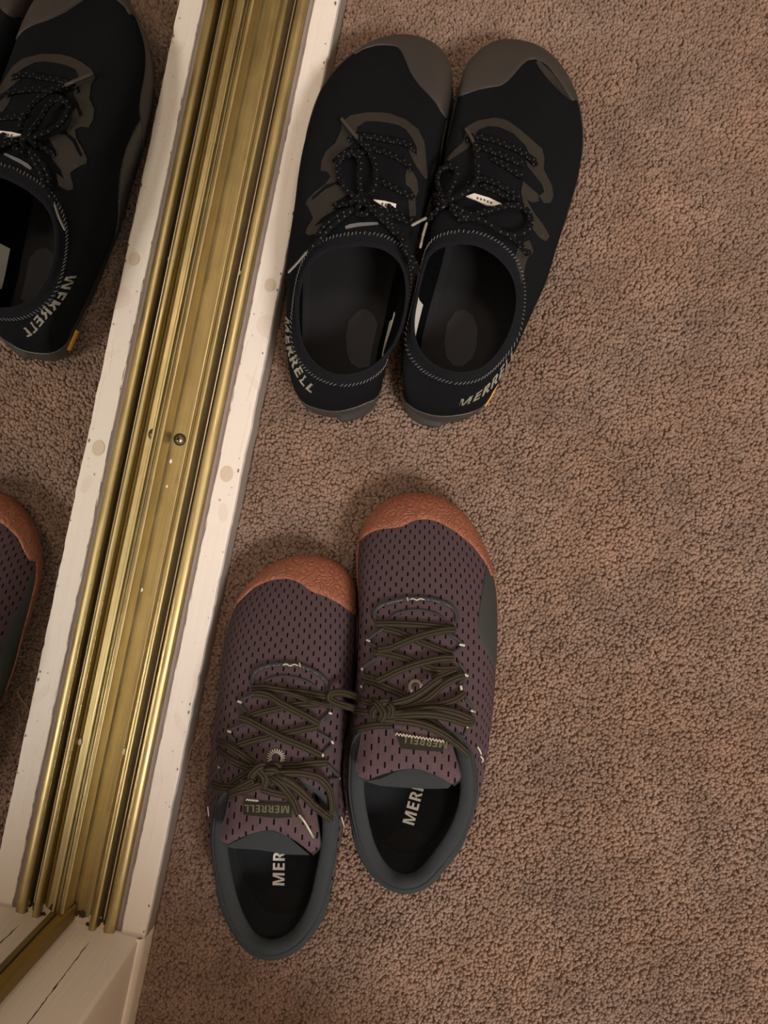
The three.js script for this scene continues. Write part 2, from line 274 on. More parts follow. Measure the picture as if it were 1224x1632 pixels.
class Shoe {
  constructor(name, label, group, S) {
    this.S = S;
    const o = new THREE.Group(); o.name = numbered(name); scene.add(o); this.root = o;
    tag(o, label, 'shoe', group);
    const flat = (p, h) => V(p.x, h, p.z);
    const rawO = ringOf({ left: P3(S.outer.left), right: P3(S.outer.right) }, NU);
    this.Q = rawO; this.O = rawO.map((p) => flat(p, S.feather));
    this.I = ringOf({ left: P3(S.inner.left), right: P3(S.inner.right) }, NU, 1.5);
    const heel = this.O[0], toe = this.O[NU / 2], mid = heel.clone().add(toe).multiplyScalar(0.5);
    o.position.set(mid.x, 0, mid.z); o.rotation.y = Math.atan2(-(toe.x - heel.x), -(toe.z - heel.z)); o.updateMatrixWorld(true);
    this.inv = o.matrixWorld.clone().invert();
    this.uv = (p) => { const l = p.clone().applyMatrix4(this.inv); return [l.x + clamp(l.x / 0.042, -1, 1) * Math.max(0, 0.055 - p.y) * 0.45, -l.z]; };
    this.C = this.O.reduce((a, p) => a.add(p), V(0, 0, 0)).multiplyScalar(1 / NU);
    // outward directions of the sole edge
    this.out = this.O.map((p, i) => { const a = this.O[(i + 1) % NU], b = this.O[(i + NU - 1) % NU], t = a.clone().sub(b).setY(0).normalize(); const n = V(t.z, 0, -t.x); if (n.dot(p.clone().sub(this.C)) < 0 && Math.abs(n.dot(p.clone().sub(this.C))) > 0.005) n.negate(); return n; });
    const c0 = this.out[0].dot(this.O[0].clone().sub(this.C)) > 0 ? 1 : -1; void c0;
    this.O.forEach((p, i) => { const k = i / NU * 2, f = k <= 1 ? k : 2 - k; p.addScaledVector(this.out[i], -S.inset(f, k <= 1 ? 1 : -1)); });
    this.cols = this.Q.map((Q, i) => {
      const O = this.O[i], I = this.I[i], d = I.clone().sub(Q).setY(0), L = d.length(), dh = I.y - Q.y, dir = d.clone().normalize().negate(), ins = S.inset(0.3, i <= NU / 2 ? 1 : -1);
      const w = smooth(0.026, 0.085, L), k = i / NU * 2, f = k <= 1 ? k : 2 - k, q = (Q.y - O.y);   // f: 0 heel, 1 toe
      const A1 = O.clone().addScaledVector(this.out[i], ins * 0.75).add(V(0, q * 0.12, 0)), A2 = Q.clone().add(V(0, -q * 0.5, 0));
      const P1 = Q.clone().add(V(0, lerp(0.55 * dh, lerp(S.sideRise, S.toeRise, smooth(0.6, 1, f)), w), 0));
      const D = dir.clone().multiplyScalar(lerp(S.heelIn ?? 0.6, 1, w)).add(V(0, -lerp(0.7, S.slope ?? 0.30, w), 0)).normalize();
      const P2 = I.clone().addScaledVector(D, lerp(0.42 * Math.hypot(dh, L), 0.40 * L, w));
      return [O, A1, A2, Q, P1, P2, I];
    });
    this.G = gridGeo(NU, NV, (i, j) => this.surf(i, j / NV), (p) => this.uv(p), true);
    this.pos = this.G.attributes.position; this.nor = this.G.attributes.normal;
    // make normals point outwards
    let flip = 0; for (let i = 0; i < NU; i += 8) { const n = V(0, 0, 0).fromBufferAttribute(this.nor, i * (NV + 1) + 24); flip += n.dot(this.out[i]) + 0.7 * n.y > 0 ? 1 : -1; }
    if (flip < 0) { const a = this.G.index.array; for (let k = 0; k < a.length; k += 3) { const t = a[k]; a[k] = a[k + 1]; a[k + 1] = t; } this.G.computeVertexNormals(); this.nor = this.G.attributes.normal; }
    this.buffer();
    this.paintBuffer(this.G);
  }
  surf(u, vv) {                                              // u in columns, may be fractional; v 0 sole .. 1 collar
    const i = Math.floor(u), f = u - i, one = (c) => { let v = vv; if (v < V0) { const s = v / V0; c = c.slice(0, 4); v = s; } else { c = c.slice(3); v = (v - V0) / (1 - V0); } const a = (1 - v) ** 3, b = 3 * v * (1 - v) ** 2, d = 3 * v * v * (1 - v), e = v ** 3; return V(0, 0, 0).addScaledVector(c[0], a).addScaledVector(c[1], b).addScaledVector(c[2], d).addScaledVector(c[3], e); };
    const p = one(this.cols[((i % NU) + NU) % NU]);
    return f ? p.lerp(one(this.cols[(((i + 1) % NU) + NU) % NU]), f) : p;
  }
  surfN(u, v) { const e = 0.01, v0 = clamp(v, 0.01, 0.98), a = this.surf(u - 0.5, v0), b = this.surf(u + 0.5, v0), c = this.surf(u, v0 - e), d = this.surf(u, v0 + e); const n = b.sub(a).cross(d.sub(c)).normalize(); const i = Math.round(((u % NU) + NU) % NU) % NU; if (n.dot(this.out[i].clone().add(V(0, 1.2, 0))) < 0) n.negate(); return n; }
  buffer() {
    let x0 = 1e9, y0 = 1e9, x1 = -1e9, y1 = -1e9;
    for (let i = 0; i < this.pos.count; i++) { const [x, y] = seen(V(0, 0, 0).fromBufferAttribute(this.pos, i)); x0 = Math.min(x0, x); x1 = Math.max(x1, x); y0 = Math.min(y0, y); y1 = Math.max(y1, y); }
    this.b = { x: Math.floor(x0) - 12, y: Math.floor(y0) - 12, w: Math.ceil(x1 - x0) + 24, h: Math.ceil(y1 - y0) + 24 };
    this.buf = new Float32Array(this.b.w * this.b.h * 4);
  }
  paintBuffer(g) {                                           // remembers, for each sight line, the height and slope of the shoe's surface
    const p = g.attributes.position, n = g.attributes.normal, ix = g.index ? g.index.array : [...Array(p.count).keys()], { b, buf } = this;
    const P = [], A = V(0, 0, 0);
    for (let i = 0; i < p.count; i++) { A.fromBufferAttribute(p, i); P.push([...seen(A), A.y, n.getX(i), n.getY(i), n.getZ(i)]); }
    for (let k = 0; k < ix.length; k += 3) {
      const [a, c, d] = [P[ix[k]], P[ix[k + 1]], P[ix[k + 2]]], den = (c[1] - d[1]) * (a[0] - d[0]) + (d[0] - c[0]) * (a[1] - d[1]);
      if (Math.abs(den) < 1e-9) continue;
      for (let y = Math.ceil(Math.min(a[1], c[1], d[1])); y <= Math.max(a[1], c[1], d[1]); y++) for (let x = Math.ceil(Math.min(a[0], c[0], d[0])); x <= Math.max(a[0], c[0], d[0]); x++) {
        const s = ((c[1] - d[1]) * (x - d[0]) + (d[0] - c[0]) * (y - d[1])) / den, t = ((d[1] - a[1]) * (x - d[0]) + (a[0] - d[0]) * (y - d[1])) / den, r = 1 - s - t;
        if (s < -1e-4 || t < -1e-4 || r < -1e-4) continue;
        const X = x - b.x, Y = y - b.y; if (X < 0 || Y < 0 || X >= b.w || Y >= b.h) continue;
        const o = (Y * b.w + X) * 4, h = s * a[2] + t * c[2] + r * d[2];
        if (h > buf[o]) { buf[o] = h; buf[o + 1] = s * a[3] + t * c[3] + r * d[3]; buf[o + 2] = s * a[4] + t * c[4] + r * d[4]; buf[o + 3] = s * a[5] + t * c[5] + r * d[5]; }
      }
    }
  }
  on(x, y) {                                                 // the surface under a sight line: height and normal
    const { b, buf } = this, get = (X, Y) => { X = Math.round(X) - b.x; Y = Math.round(Y) - b.y; if (X < 0 || Y < 0 || X >= b.w || Y >= b.h) return -1; const o = (Y * b.w + X) * 4; return buf[o] > 0 ? o : -1; };
    for (let r = 0; r < 40; r++) {
      const hits = []; const R = r === 0 ? 1 : r;
      if (r === 0) { for (const [dx, dy] of [[0, 0], [1, 0], [0, 1], [-1, 0], [0, -1]]) { const o = get(x + dx, y + dy); if (o >= 0) hits.push(o); } }
      else for (let a = 0; a < 12; a++) { const o = get(x + R * Math.cos(a * 0.5236), y + R * Math.sin(a * 0.5236)); if (o >= 0) hits.push(o); }
      if (hits.length) { const q = [0, 0, 0, 0]; for (const o of hits) for (let k = 0; k < 4; k++) q[k] += buf[o + k] / hits.length; const n = V(q[1], q[2], q[3]).normalize(); if (n.y < 0) n.negate(); return { h: q[0], n, r }; }
    }
    return { h: 0.03, n: V(0, 1, 0), r: 99 };
  }
  add(name, g, m, parent = this.root) { return mesh(name, g.applyMatrix4(this.inv), m, parent); }
  columnRange(uA, uB, vFn, lift, name, m, parent, v0Fn = () => 0) {  // a band of the upper between v0 and v, lifted, with an edge
    const n = Math.round((uB - uA) * 3), K = 16;
    const at2 = (i, j) => { const u = uA + (uB - uA) * i / n, v0 = v0Fn(u), v1 = vFn(u); const edge = j > K || j < 0, jj = clamp(j, 0, K), v = lerp(v0, v1, jj / K); return this.surf(u, v).addScaledVector(this.surfN(u, v), edge ? -0.0004 : lift); };
    const g = gridGeo(n, K + 2, (i, j) => at2(i, j - 1), (p) => this.uv(p));
    return this.add(name, g, m, parent);
  }
  capHeight(poly) {                                          // for each column, how far up the traced region reaches
    const raw = []; for (let u = 0; u < NU; u++) { let v = 0; for (let k = 0; k <= 240; k++) { const t = k / 240, [x, y] = seen(this.surf(u, t)); if (inside(poly, x, y)) v = t; } raw.push(v); }
    for (let p = 0; p < 1; p++) { const c = raw.slice(); for (let i = 0; i < NU; i++) raw[i] = (c[i] * 2 + c[(i + 1) % NU] + c[(i + NU - 1) % NU]) / 4; }
    return (u) => { const w = ((u % NU) + NU) % NU, i = Math.floor(w), f = w - i; return lerp(raw[i], raw[(i + 1) % NU], f); };
  }
  drape(contour, holes, lift, thick, map, maxEdge = 4) {     // polygon in any 2-D domain -> raised patch; map(x, y) -> {p, n}
    const T2 = (a) => a.map(([x, y]) => new THREE.Vector2(x, y)), c = T2(contour), hs = (holes || []).map(T2);
    if (THREE.ShapeUtils.isClockWise(c)) c.reverse();
    hs.forEach((h) => { if (!THREE.ShapeUtils.isClockWise(h)) h.reverse(); });
    const all = [...c, ...hs.flat()], tri = THREE.ShapeUtils.triangulateShape(c, hs).map((t) => t.map((k) => [all[k].x, all[k].y]));
    const done = [], stack = tri;
    while (stack.length && done.length < 20000) {
      const t = stack.pop(), l = [0, 1, 2].map((k) => Math.hypot(t[k][0] - t[(k + 1) % 3][0], t[k][1] - t[(k + 1) % 3][1])), k = l.indexOf(Math.max(...l));
      if (l[k] <= maxEdge) { done.push(t); continue; }
      const a = t[k], b = t[(k + 1) % 3], d = t[(k + 2) % 3], m = [(a[0] + b[0]) / 2, (a[1] + b[1]) / 2];
      stack.push([a, m, d], [m, b, d]);
    }
    const key = (q) => q[0].toFixed(3) + ',' + q[1].toFixed(3), ids = new Map(), P = [], Nn = [], idx = [], edges = new Map();
    const id = (q) => { const s = key(q); if (!ids.has(s)) { ids.set(s, P.length); const r = map(q[0], q[1]); P.push(r.p); Nn.push(r.n); } return ids.get(s); };
    for (const t of done) { const k = t.map(id); if (new Set(k).size < 3) continue; idx.push(...k); for (let e = 0; e < 3; e++) { const [a, b] = [k[e], k[(e + 1) % 3]], s = Math.min(a, b) + '_' + Math.max(a, b); edges.set(s, edges.has(s) ? null : [a, b]); } }
    const pos = [], uv = [], out = []; const put = (p) => { pos.push(p.x, p.y, p.z); uv.push(...this.uv(p)); return pos.length / 3 - 1; };
    const top = P.map((p, k) => put(p.clone().addScaledVector(Nn[k], lift)));
    // orient the faces along the normals
    const face = (a, b, d) => { const A = P[a], n = P[b].clone().sub(A).cross(P[d].clone().sub(A)); return n.dot(Nn[a]) >= 0; };
    for (let k = 0; k < idx.length; k += 3) { const [a, b, d] = [idx[k], idx[k + 1], idx[k + 2]]; out.push(...(face(a, b, d) ? [top[a], top[b], top[d]] : [top[a], top[d], top[b]])); }
    for (const e of edges.values()) if (e) { const [a, b] = e, A = put(P[a].clone().addScaledVector(Nn[a], lift)), B = put(P[b].clone().addScaledVector(Nn[b], lift)), C = put(P[a].clone().addScaledVector(Nn[a], lift - thick)), D = put(P[b].clone().addScaledVector(Nn[b], lift - thick)); out.push(A, B, D, A, D, C); }
    const g = new THREE.BufferGeometry(); g.setAttribute('position', new THREE.Float32BufferAttribute(pos, 3)); g.setAttribute('uv', new THREE.Float32BufferAttribute(uv, 2)); g.setIndex(out); g.computeVertexNormals();
    return g;
  }
  seenMap(x, y) { const s = this.on(x, y); return { p: at(x, y, s.h), n: s.n }; }
  patch(name, contour, lift, thick, m, parent, holes) { return this.add(name, this.drape(contour, holes, lift, thick, (x, y) => this.seenMap(x, y)), m, parent); }
  letters(text, size, place, lift, thick, maxEdge) {         // place(x, y) -> {p, n}; x along the text, y up the letters, in font units of the size
    const list = [];
    for (const s of font.generateShapes(text, size)) { const e = s.extractPoints(3); list.push(this.drape(e.shape.map((q) => [q.x, q.y]), e.holes.map((h) => h.map((q) => [q.x, q.y])), lift, thick, place, maxEdge)); }
    return merge(list);
  }
  cord(pts, w, t, o = {}) {                                  // pts: [x, y, lift] over the surface, or [x, y, 0, height]; flat oval section w x t
    const c2 = new THREE.CatmullRomCurve3(pts.map(([x, y, l = 0]) => V(x, y, l * 1e4)), false, 'centripetal', 0.5), len = pts.reduce((s, p, i) => i ? s + Math.hypot(p[0] - pts[i - 1][0], p[1] - pts[i - 1][1]) : 0, 0);
    const n = Math.max(6, Math.round(len / 2.2)), q = c2.getSpacedPoints(n);
    const fixed = pts.some((p) => p[3] !== undefined);
    const hs = q.map((p, i) => { let s = this.on(p.x, p.y); for (const a of o.also || []) { const k = a.on(p.x, p.y); if (k.r <= s.r && (s.r > 1 || k.h > s.h)) s = k; } let h = s.h + p.z / 1e4; if (fixed) { const f = i / n * (pts.length - 1), k = Math.min(pts.length - 2, Math.floor(f)), a = pts[k], b = pts[k + 1]; const ha = a[3] ?? null, hb = b[3] ?? null; if (ha !== null || hb !== null) h = lerp(ha ?? h, hb ?? h, f - k); } return { h: h + t * 0.5, n: s.n }; });
    for (let pass = 0; pass < 4; pass++) for (let i = 1; i < n; i++) { hs[i].h = Math.max((hs[i - 1].h + 2 * hs[i].h + hs[i + 1].h) / 4, fixed ? -1 : hs[i].h - 0.0006); }
    const P = q.map((p, i) => at(p.x, p.y, hs[i].h)), K = 10, pos = [], nor = [], uv = [], idx = []; let run = 0;
    for (let i = 0; i <= n; i++) {
      const tan = P[Math.min(n, i + 1)].clone().sub(P[Math.max(0, i - 1)]).normalize(); let up = hs[i].n.clone().lerp(V(0, 1, 0), 0.4); if (o.twist) up.applyAxisAngle(tan, o.twist(i / n)); const side = tan.clone().cross(up).normalize(); up = side.clone().cross(tan).normalize();
      if (i) run += P[i].distanceTo(P[i - 1]);
      const end = o.taper ? Math.min(1, Math.min(i, n - i) / 2 + 0.35) : Math.min(1, Math.min(i, n - i) * 0.5 + 0.55);
      for (let k = 0; k <= K; k++) { const a = k / K * 2 * Math.PI, cx = Math.sign(Math.cos(a)) * Math.abs(Math.cos(a)) ** 0.8, cy = Math.sign(Math.sin(a)) * Math.abs(Math.sin(a)) ** 0.8; const p = P[i].clone().addScaledVector(side, cx * w / 2 * end).addScaledVector(up, cy * t / 2 * end); pos.push(p.x, p.y, p.z); const nn = side.clone().multiplyScalar(cx / w).addScaledVector(up, cy / t).normalize(); nor.push(nn.x, nn.y, nn.z); uv.push(run, k / K * 0.01); }
    }
    for (let i = 0; i < n; i++) for (let k = 0; k < K; k++) { const a = i * (K + 1) + k, b = a + K + 1; idx.push(a, b + 1, a + 1, a, b, b + 1); }
    for (const [e, s] of [[0, 1], [n, -1]]) for (let k = 1; k < K - 1; k++) { const a = e * (K + 1); idx.push(...(s > 0 ? [a, a + k + 1, a + k] : [a, a + k, a + k + 1])); }
    const g = new THREE.BufferGeometry(); g.setAttribute('position', new THREE.Float32BufferAttribute(pos, 3)); g.setAttribute('normal', new THREE.Float32BufferAttribute(nor, 3)); g.setAttribute('uv', new THREE.Float32BufferAttribute(uv, 2)); g.setIndex(idx);
    return g;
  }
  nearest(x, y, vMin = 0, vMax = 1) { let best = 1e9, r = [0, 0]; for (let i = 0; i < NU; i++) for (let j = Math.floor(vMin * NV); j <= vMax * NV; j++) { const [a, b] = seen(V(0, 0, 0).fromBufferAttribute(this.pos, i * (NV + 1) + j)), d = Math.hypot(a - x, b - y); if (d < best) { best = d; r = [i, j / NV]; } } return r; }
  body(mat) {                                                // outsole, insole, upper, lining, collar
    const { S } = this, n = NU;
    const grow = (k, h, ripple = 0) => this.O.map((p, i) => { const q = p.clone().addScaledVector(this.out[i], k + ripple * (S.lugs ? S.lugs(i / n) : 0)); q.y = h; return q; });
    const rand = (v, lift) => this.O.map((p, i) => this.surf(i, v).addScaledVector(this.out[i], lift * (S.lugs ? 1 + S.lugs(i / n) : 1)).add(V(0, -lift * 0.3, 0)));
    const rings = [grow(-0.012, 0.0010), grow(-0.002, 0.0004), grow(0.0006, 0.0022), rand(0.04, S.rand ?? 0.0012), rand(0.09, S.rand ?? 0.0012), rand(0.11, 0.0002)];
    this.outsole = this.add('outsole', gridGeo(n, rings.length - 1, (i, j) => rings[j][i % n], (p, i, j) => [i / n * 0.7, j * 0.004], true), mat.outsole);
    const fill = (ring, h, up) => { const c = ring.map((p) => new THREE.Vector2(p.x, p.z)), g = new THREE.BufferGeometry(), t = THREE.ShapeUtils.triangulateShape(c, []), pos = [], uv = []; ring.forEach((p) => { pos.push(p.x, h, p.z); uv.push(...this.uv(p)); }); g.setAttribute('position', new THREE.Float32BufferAttribute(pos, 3)); g.setAttribute('uv', new THREE.Float32BufferAttribute(uv, 2)); const ix = []; t.forEach(([a, b, d]) => ix.push(...(up ? [a, d, b] : [a, b, d]))); g.setIndex(ix); g.computeVertexNormals(); if ((g.attributes.normal.getY(0) > 0) !== up) { const q = g.index.array; for (let k = 0; k < q.length; k += 3) { const s = q[k]; q[k] = q[k + 1]; q[k + 1] = s; } g.computeVertexNormals(); } return g; };
    this.add('tread', fill(rings[0], 0.0012, false), mat.outsole, this.outsole);
    const foot_ = (k, h) => this.O.map((p, i) => { const q = p.clone().lerp(this.Q[i], 0.45).addScaledVector(this.out[i], k); q.y = h; return q; }), inn = foot_(-0.0005, 0.0125), inn2 = foot_(-0.006, 0.0098);
    this.insoleH = 0.0098;
    this.insole = this.add('insole', merge([gridGeo(n, 1, (i, j) => (j ? inn2 : inn)[i % n], (p) => this.uv(p), true), fill(inn2, this.insoleH, true)]), mat.insole);
    this.upper = this.add('upper', this.G.clone(), mat.upper);
    const th = S.lining ?? 0.0022;
    this.linePos = (i, j) => { const k = ((i % n) + n) % n, q = k * (NV + 1) + j; const w = smooth(0, 6, j); return V(0, 0, 0).fromBufferAttribute(this.pos, q).addScaledVector(V(0, 0, 0).fromBufferAttribute(this.nor, q), -th * lerp(0.6, 1, w) - (S.pad ? S.pad(k / n, j / NV) : 0)); };
    this.add('lining', gridGeo(n, NV, (i, j) => this.linePos(i, j), (p) => this.uv(p), true), mat.lining);
    // collar roll between the upper's edge and the lining's
    const K = 10, r = S.roll ?? 0.0017;
    this.add('collar', gridGeo(n, K, (i, j) => { const k = i % n, a = V(0, 0, 0).fromBufferAttribute(this.pos, k * (NV + 1) + NV), b = this.linePos(k, NV), c = a.clone().add(b).multiplyScalar(0.5), x = a.clone().sub(b).multiplyScalar(0.5), up = V(0, 0, 0).fromBufferAttribute(this.nor, k * (NV + 1) + NV); const t0 = this.surf(k, 1).sub(this.surf(k, 0.96)).normalize(); void up; const t = j / K * Math.PI; return c.addScaledVector(x, Math.cos(t) * 1.02).addScaledVector(t0, Math.sin(t) * r); }, (p) => this.uv(p), true), mat.collar);
  }
  vH(u, h) { for (let v = 0; v < 1; v += 0.004) if (this.surf(u, v).y >= h) return v; return 1; }
  vMove(u, v, d) { const e = 0.004 * Math.sign(d); let s = 0, p = this.surf(u, v); while (s < Math.abs(d) && v + e > 0 && v + e < 1) { v += e; const q = this.surf(u, v), l = q.distanceTo(p); if (s + l > Math.abs(d)) return v - e + e * (Math.abs(d) - s) / l; s += l; p = q; } return v; }
  vAt(u, dist) { let v = 1, s = 0, p = this.surf(u, 1); while (s < dist && v > 0.3) { v -= 0.004; const q = this.surf(u, v); s += q.distanceTo(p); p = q; } return v; }
  stitches(dA, dB, step, w, name, m, parent, lift = 0.0009) {   // a row of slanted stitches round the collar
    const list = []; let s = 0, p = this.surf(0, 1);
    for (let u = 0; u < NU; u += 0.1) { const q = this.surf(u, 1); s += q.distanceTo(p); p = q; if (s < step) continue; s -= step; const a = this.surf(u, this.vAt(u, dA)).addScaledVector(this.surfN(u, this.vAt(u, dA)), lift), u2 = u + 0.5, b = this.surf(u2, this.vAt(u2, dB)).addScaledVector(this.surfN(u2, this.vAt(u2, dB)), lift), d = b.clone().sub(a), g = new THREE.CapsuleGeometry(w / 2, d.length(), 2, 5); g.applyQuaternion(new THREE.Quaternion().setFromUnitVectors(V(0, 1, 0), d.clone().normalize())); const c = a.add(b).multiplyScalar(0.5); g.translate(c.x, c.y, c.z); list.push(g); }
    const o = this.add(name, merge(list), m, parent ?? this.root); o.userData.kind = 'stuff'; return o;
  }
}
const crop = (ox, oy, s) => (list) => list.map(([x, y, ...r]) => [ox + x / s, oy + y / s, ...r]);
// ------------------------------------------------------------------ shoe materials
const weave = (a, b, s) => dataTex(128, 128, (x, y) => { const v = 128 + a * Math.sin(x * Math.PI / 4) * Math.sin(y * Math.PI / 4) + b * (rnd() - 0.5) * 60; return [v, v, v]; }, false, [s, s]);
const knit = weave(70, 1, 40), rubberBump = dataTex(128, 128, (x, y) => { const v = 128 + 60 * nz(x / 5, y / 5, 3); return [v, v, v]; }, false, [20, 20]);
const K = {};
K.blackMesh = cloth({ color: 0x121316, bumpMap: knit, bumpScale: 0.0003, roughness: 0.95 });
K.blackLining = cloth({ color: 0x08080a, bumpMap: knit, bumpScale: 0.0003, roughness: 0.95 });
K.blackCollar = cloth({ color: 0x17181c, bumpMap: knit, bumpScale: 0.0003, roughness: 0.9 });
K.blackInsole = cloth({ color: 0x262627, bumpMap: knit, bumpScale: 0.0002, roughness: 0.9 });
K.blackRubber = std({ color: 0x171514, roughness: 0.6, bumpMap: rubberBump, bumpScale: 0.0003 });
K.toeRubber = std({ color: 0x302d2c, roughness: 0.55, bumpMap: rubberBump, bumpScale: 0.00025 });
K.film = std({ color: 0x23211f, roughness: 0.42, bumpMap: rubberBump, bumpScale: 0.00012 });
K.heelFilm = std({ color: 0x383635, roughness: 0.45 });
const blackLaceMap = dataTex(256, 64, (x, y) => { const b = 15 + 9 * Math.sin((x + y * 2) * 0.4); const s = ((x + Math.floor(y / 16) * 37) % 74 < 13 && y % 16 < 9 && rnd() < 0.75) ? 66 : 0; return [b + s, b + s, b + 2 + s]; }, true, [60, 100]);
K.blackLace = cloth({ map: blackLaceMap, roughness: 0.9 });
K.aglet = std({ color: 0x817d75, roughness: 0.25, metalness: 0.15 });
K.darkAglet = std({ color: 0x3a3733, roughness: 0.25 });
K.whiteTag = std({ color: 0xd9d6cf, roughness: 0.8 });
K.stitch = std({ color: 0x77767a, roughness: 0.8 });
K.logoGrey = std({ color: 0x7b776e, roughness: 0.7 });
K.yellow = std({ color: 0xd09a1e, roughness: 0.6 });
K.ink = std({ color: 0x56524c, roughness: 0.8 });
// plum mesh: rows of slim slots, 4.2 mm apart across and staggered
const slotPaint = (base, slot, fleck) => (g, w, h) => {
  g.fillStyle = base; g.fillRect(0, 0, w, h);
  for (let y = 0; y < h; y += 4) for (let x = 0; x < w; x += 4) { g.fillStyle = `rgba(${fleck},${0.05 + rnd() * 0.12})`; g.fillRect(x + (y % 8 ? 2 : 0), y, 2, 3); }
  for (const [cx, cy] of [[0.25, 0.25], [0.75, 0.75]]) { g.fillStyle = slot; g.beginPath(); g.roundRect ? g.roundRect(w * cx - w * 0.065, h * cy - h * 0.20, w * 0.13, h * 0.40, w * 0.07) : g.rect(w * cx - w * 0.065, h * cy - h * 0.20, w * 0.13, h * 0.40); g.fill(); }
};
const slotMap = canvasTex(128, 192, slotPaint('#493c41', '#0d080a', '150,125,130'), true, [1 / 0.0078, 1 / 0.0074]);
const slotBump = canvasTex(128, 192, slotPaint('#a0a0a0', '#000000', '255,255,255'), false, [1 / 0.0078, 1 / 0.0074]);
const tongueMap = canvasTex(128, 192, slotPaint('#4f4145', '#0d080a', '150,125,130'), true, [1 / 0.0092, 1 / 0.0100]);
K.plumMesh = cloth({ map: slotMap, bumpMap: slotBump, bumpScale: 0.0008, roughness: 0.95 });
K.tongueMesh = cloth({ map: tongueMap, bumpMap: slotBump, bumpScale: 0.0006, roughness: 0.95 });
K.greyFoam = cloth({ color: 0x34383b, bumpMap: knit, bumpScale: 0.0003, roughness: 0.95 });
K.greyPanel = std({ color: 0x2b2f2f, roughness: 0.75, bumpMap: rubberBump, bumpScale: 0.0001 });
K.greyInsole = cloth({ color: 0x222427, bumpMap: knit, bumpScale: 0.0002, roughness: 0.9 });
const gumBump = dataTex(512, 512, (x, y) => { const v = fbm(x / 90, y / 90, 2) * 5, f = v - Math.floor(v); const q = 90 + 130 * (smooth(0, 0.12, f) * (1 - smooth(0.3, 0.42, f))) + 14 * nz(x / 4, y / 4, 6); return [q, q, q]; }, false, [12, 12]);
K.gum = std({ color: 0x8a5440, roughness: 0.42, bumpMap: gumBump, bumpScale: 0.0009 });
const laceMap = dataTex(64, 64, (x, y) => { const r = 0.5 + 0.75 * Math.abs(Math.sin(y * Math.PI / 8)) + 0.16 * Math.sin((x + y) * 0.8); const s = rnd() < 0.06 ? 1.5 : 1; return [50 * r * s, 45 * r * s, 37 * r * s]; }, true, [140, 100]);
K.oliveLace = cloth({ map: laceMap, bumpMap: laceMap, bumpScale: 0.0003, roughness: 0.9 });
K.piping = std({ color: 0x2a2a2d, roughness: 0.8 });
K.whiteThread = std({ color: 0xb4ad9e, roughness: 0.7 });
K.labelPatch = cloth({ color: 0x292823, roughness: 0.85, bumpMap: knit, bumpScale: 0.0002 });
K.labelInk = std({ color: 0x5a543f, roughness: 0.8 });
K.whiteInk = std({ color: 0xf6f6f8, roughness: 0.6 });

// ------------------------------------------------------------------ black pair
const BLACK = { rand: 0.0006, feather: 0.005, roll: 0.0016, toeRise: 0.016, sideRise: 0.022, slope: 0.30, inset: (f) => 0.003 + 0.007 * smooth(0.03, 0.2, f) };
const cA = crop(440, 40, 2.448), cB = crop(440, 340, 2.448), cL = crop(480, 160, 5.1), cR = crop(660, 160, 4.708);
const fullAt = (f) => 0.012 + 0.038 * smooth(0.025, 0.15, f) - 0.006 * smooth(0.2, 0.5, f) - 0.008 * smooth(0.5, 0.85, f) - 0.011 * smooth(0.85, 1, f);   // height of the fullest line, heel to toe
const hs = (list) => { let r = [0]; for (let i = 1; i < list.length; i++) r.push(r[i - 1] + Math.hypot(list[i][0] - list[i - 1][0], list[i][1] - list[i - 1][1])); return list.map((p, i) => [...p, fullAt(r[i] / r[r.length - 1])]); };
const rim = (list, fn) => list.map((p, i) => [...p, fn(i / (list.length - 1))]);
const blackRim = (t) => 0.067 - 0.003 * Math.sin(Math.PI * Math.min(1, t * 1.4)) + 0.015 * smooth(0.35, 1, t);
const blackMat = { outsole: K.blackRubber, insole: K.blackInsole, upper: K.blackMesh, lining: K.blackLining, collar: K.blackCollar };
function blackShoe(spec) {
  const s = new Shoe('black_shoe', spec.label, 'pair of black lace-up shoes at the top', { ...BLACK, inset: (f, side) => 0.003 + (side === spec.medial ? 0.018 : 0.006) * smooth(0.05, 0.26, f) - (side === spec.medial ? 0.012 : 0) * smooth(0.45, 0.8, f), outer: spec.outer, inner: spec.inner });
  s.body(blackMat);
  s.columnRange(0, NU, () => 1, 0.0005, 'collar_band', K.blackCollar, undefined, (u) => s.vAt(u, 0.0092));
  s.stitches(0.0062, 0.0082, 0.0024, 0.0005, 'collar_stitching', K.stitch);
  return s;
}
const BL = blackShoe({ medial: -1,
  label: 'left black lace-up shoe with grey rubber toe, touching the white sill',
  outer: {
    left: hs([...cB([[235, 792], [150, 768], [85, 715], [55, 640], [44, 560], [38, 460], [42, 340], [46, 220]]), ...cA([[50, 870], [75, 720], [95, 560], [110, 480], [130, 400], [160, 300], [200, 220], [260, 150], [330, 95], [400, 58], [490, 40]])]),
    right: hs([...cB([[235, 792], [330, 757], [390, 690], [425, 600], [450, 500], [475, 400], [498, 290], [524, 180]]), ...cA([[552, 830], [590, 700], [630, 560], [651, 440], [674, 330], [685, 230], [684, 180], [665, 125], [620, 78], [560, 50], [490, 40]])]),
  },
  inner: {
    left: rim(cB([[260, 640], [220, 634], [150, 596], [100, 525], [80, 430], [80, 330], [105, 230], [155, 165], [240, 128], [340, 116]]), blackRim),
    right: rim(cB([[260, 640], [300, 636], [382, 604], [452, 532], [492, 450], [516, 330], [512, 250], [482, 178], [422, 132], [340, 116]]), blackRim),
  },
});
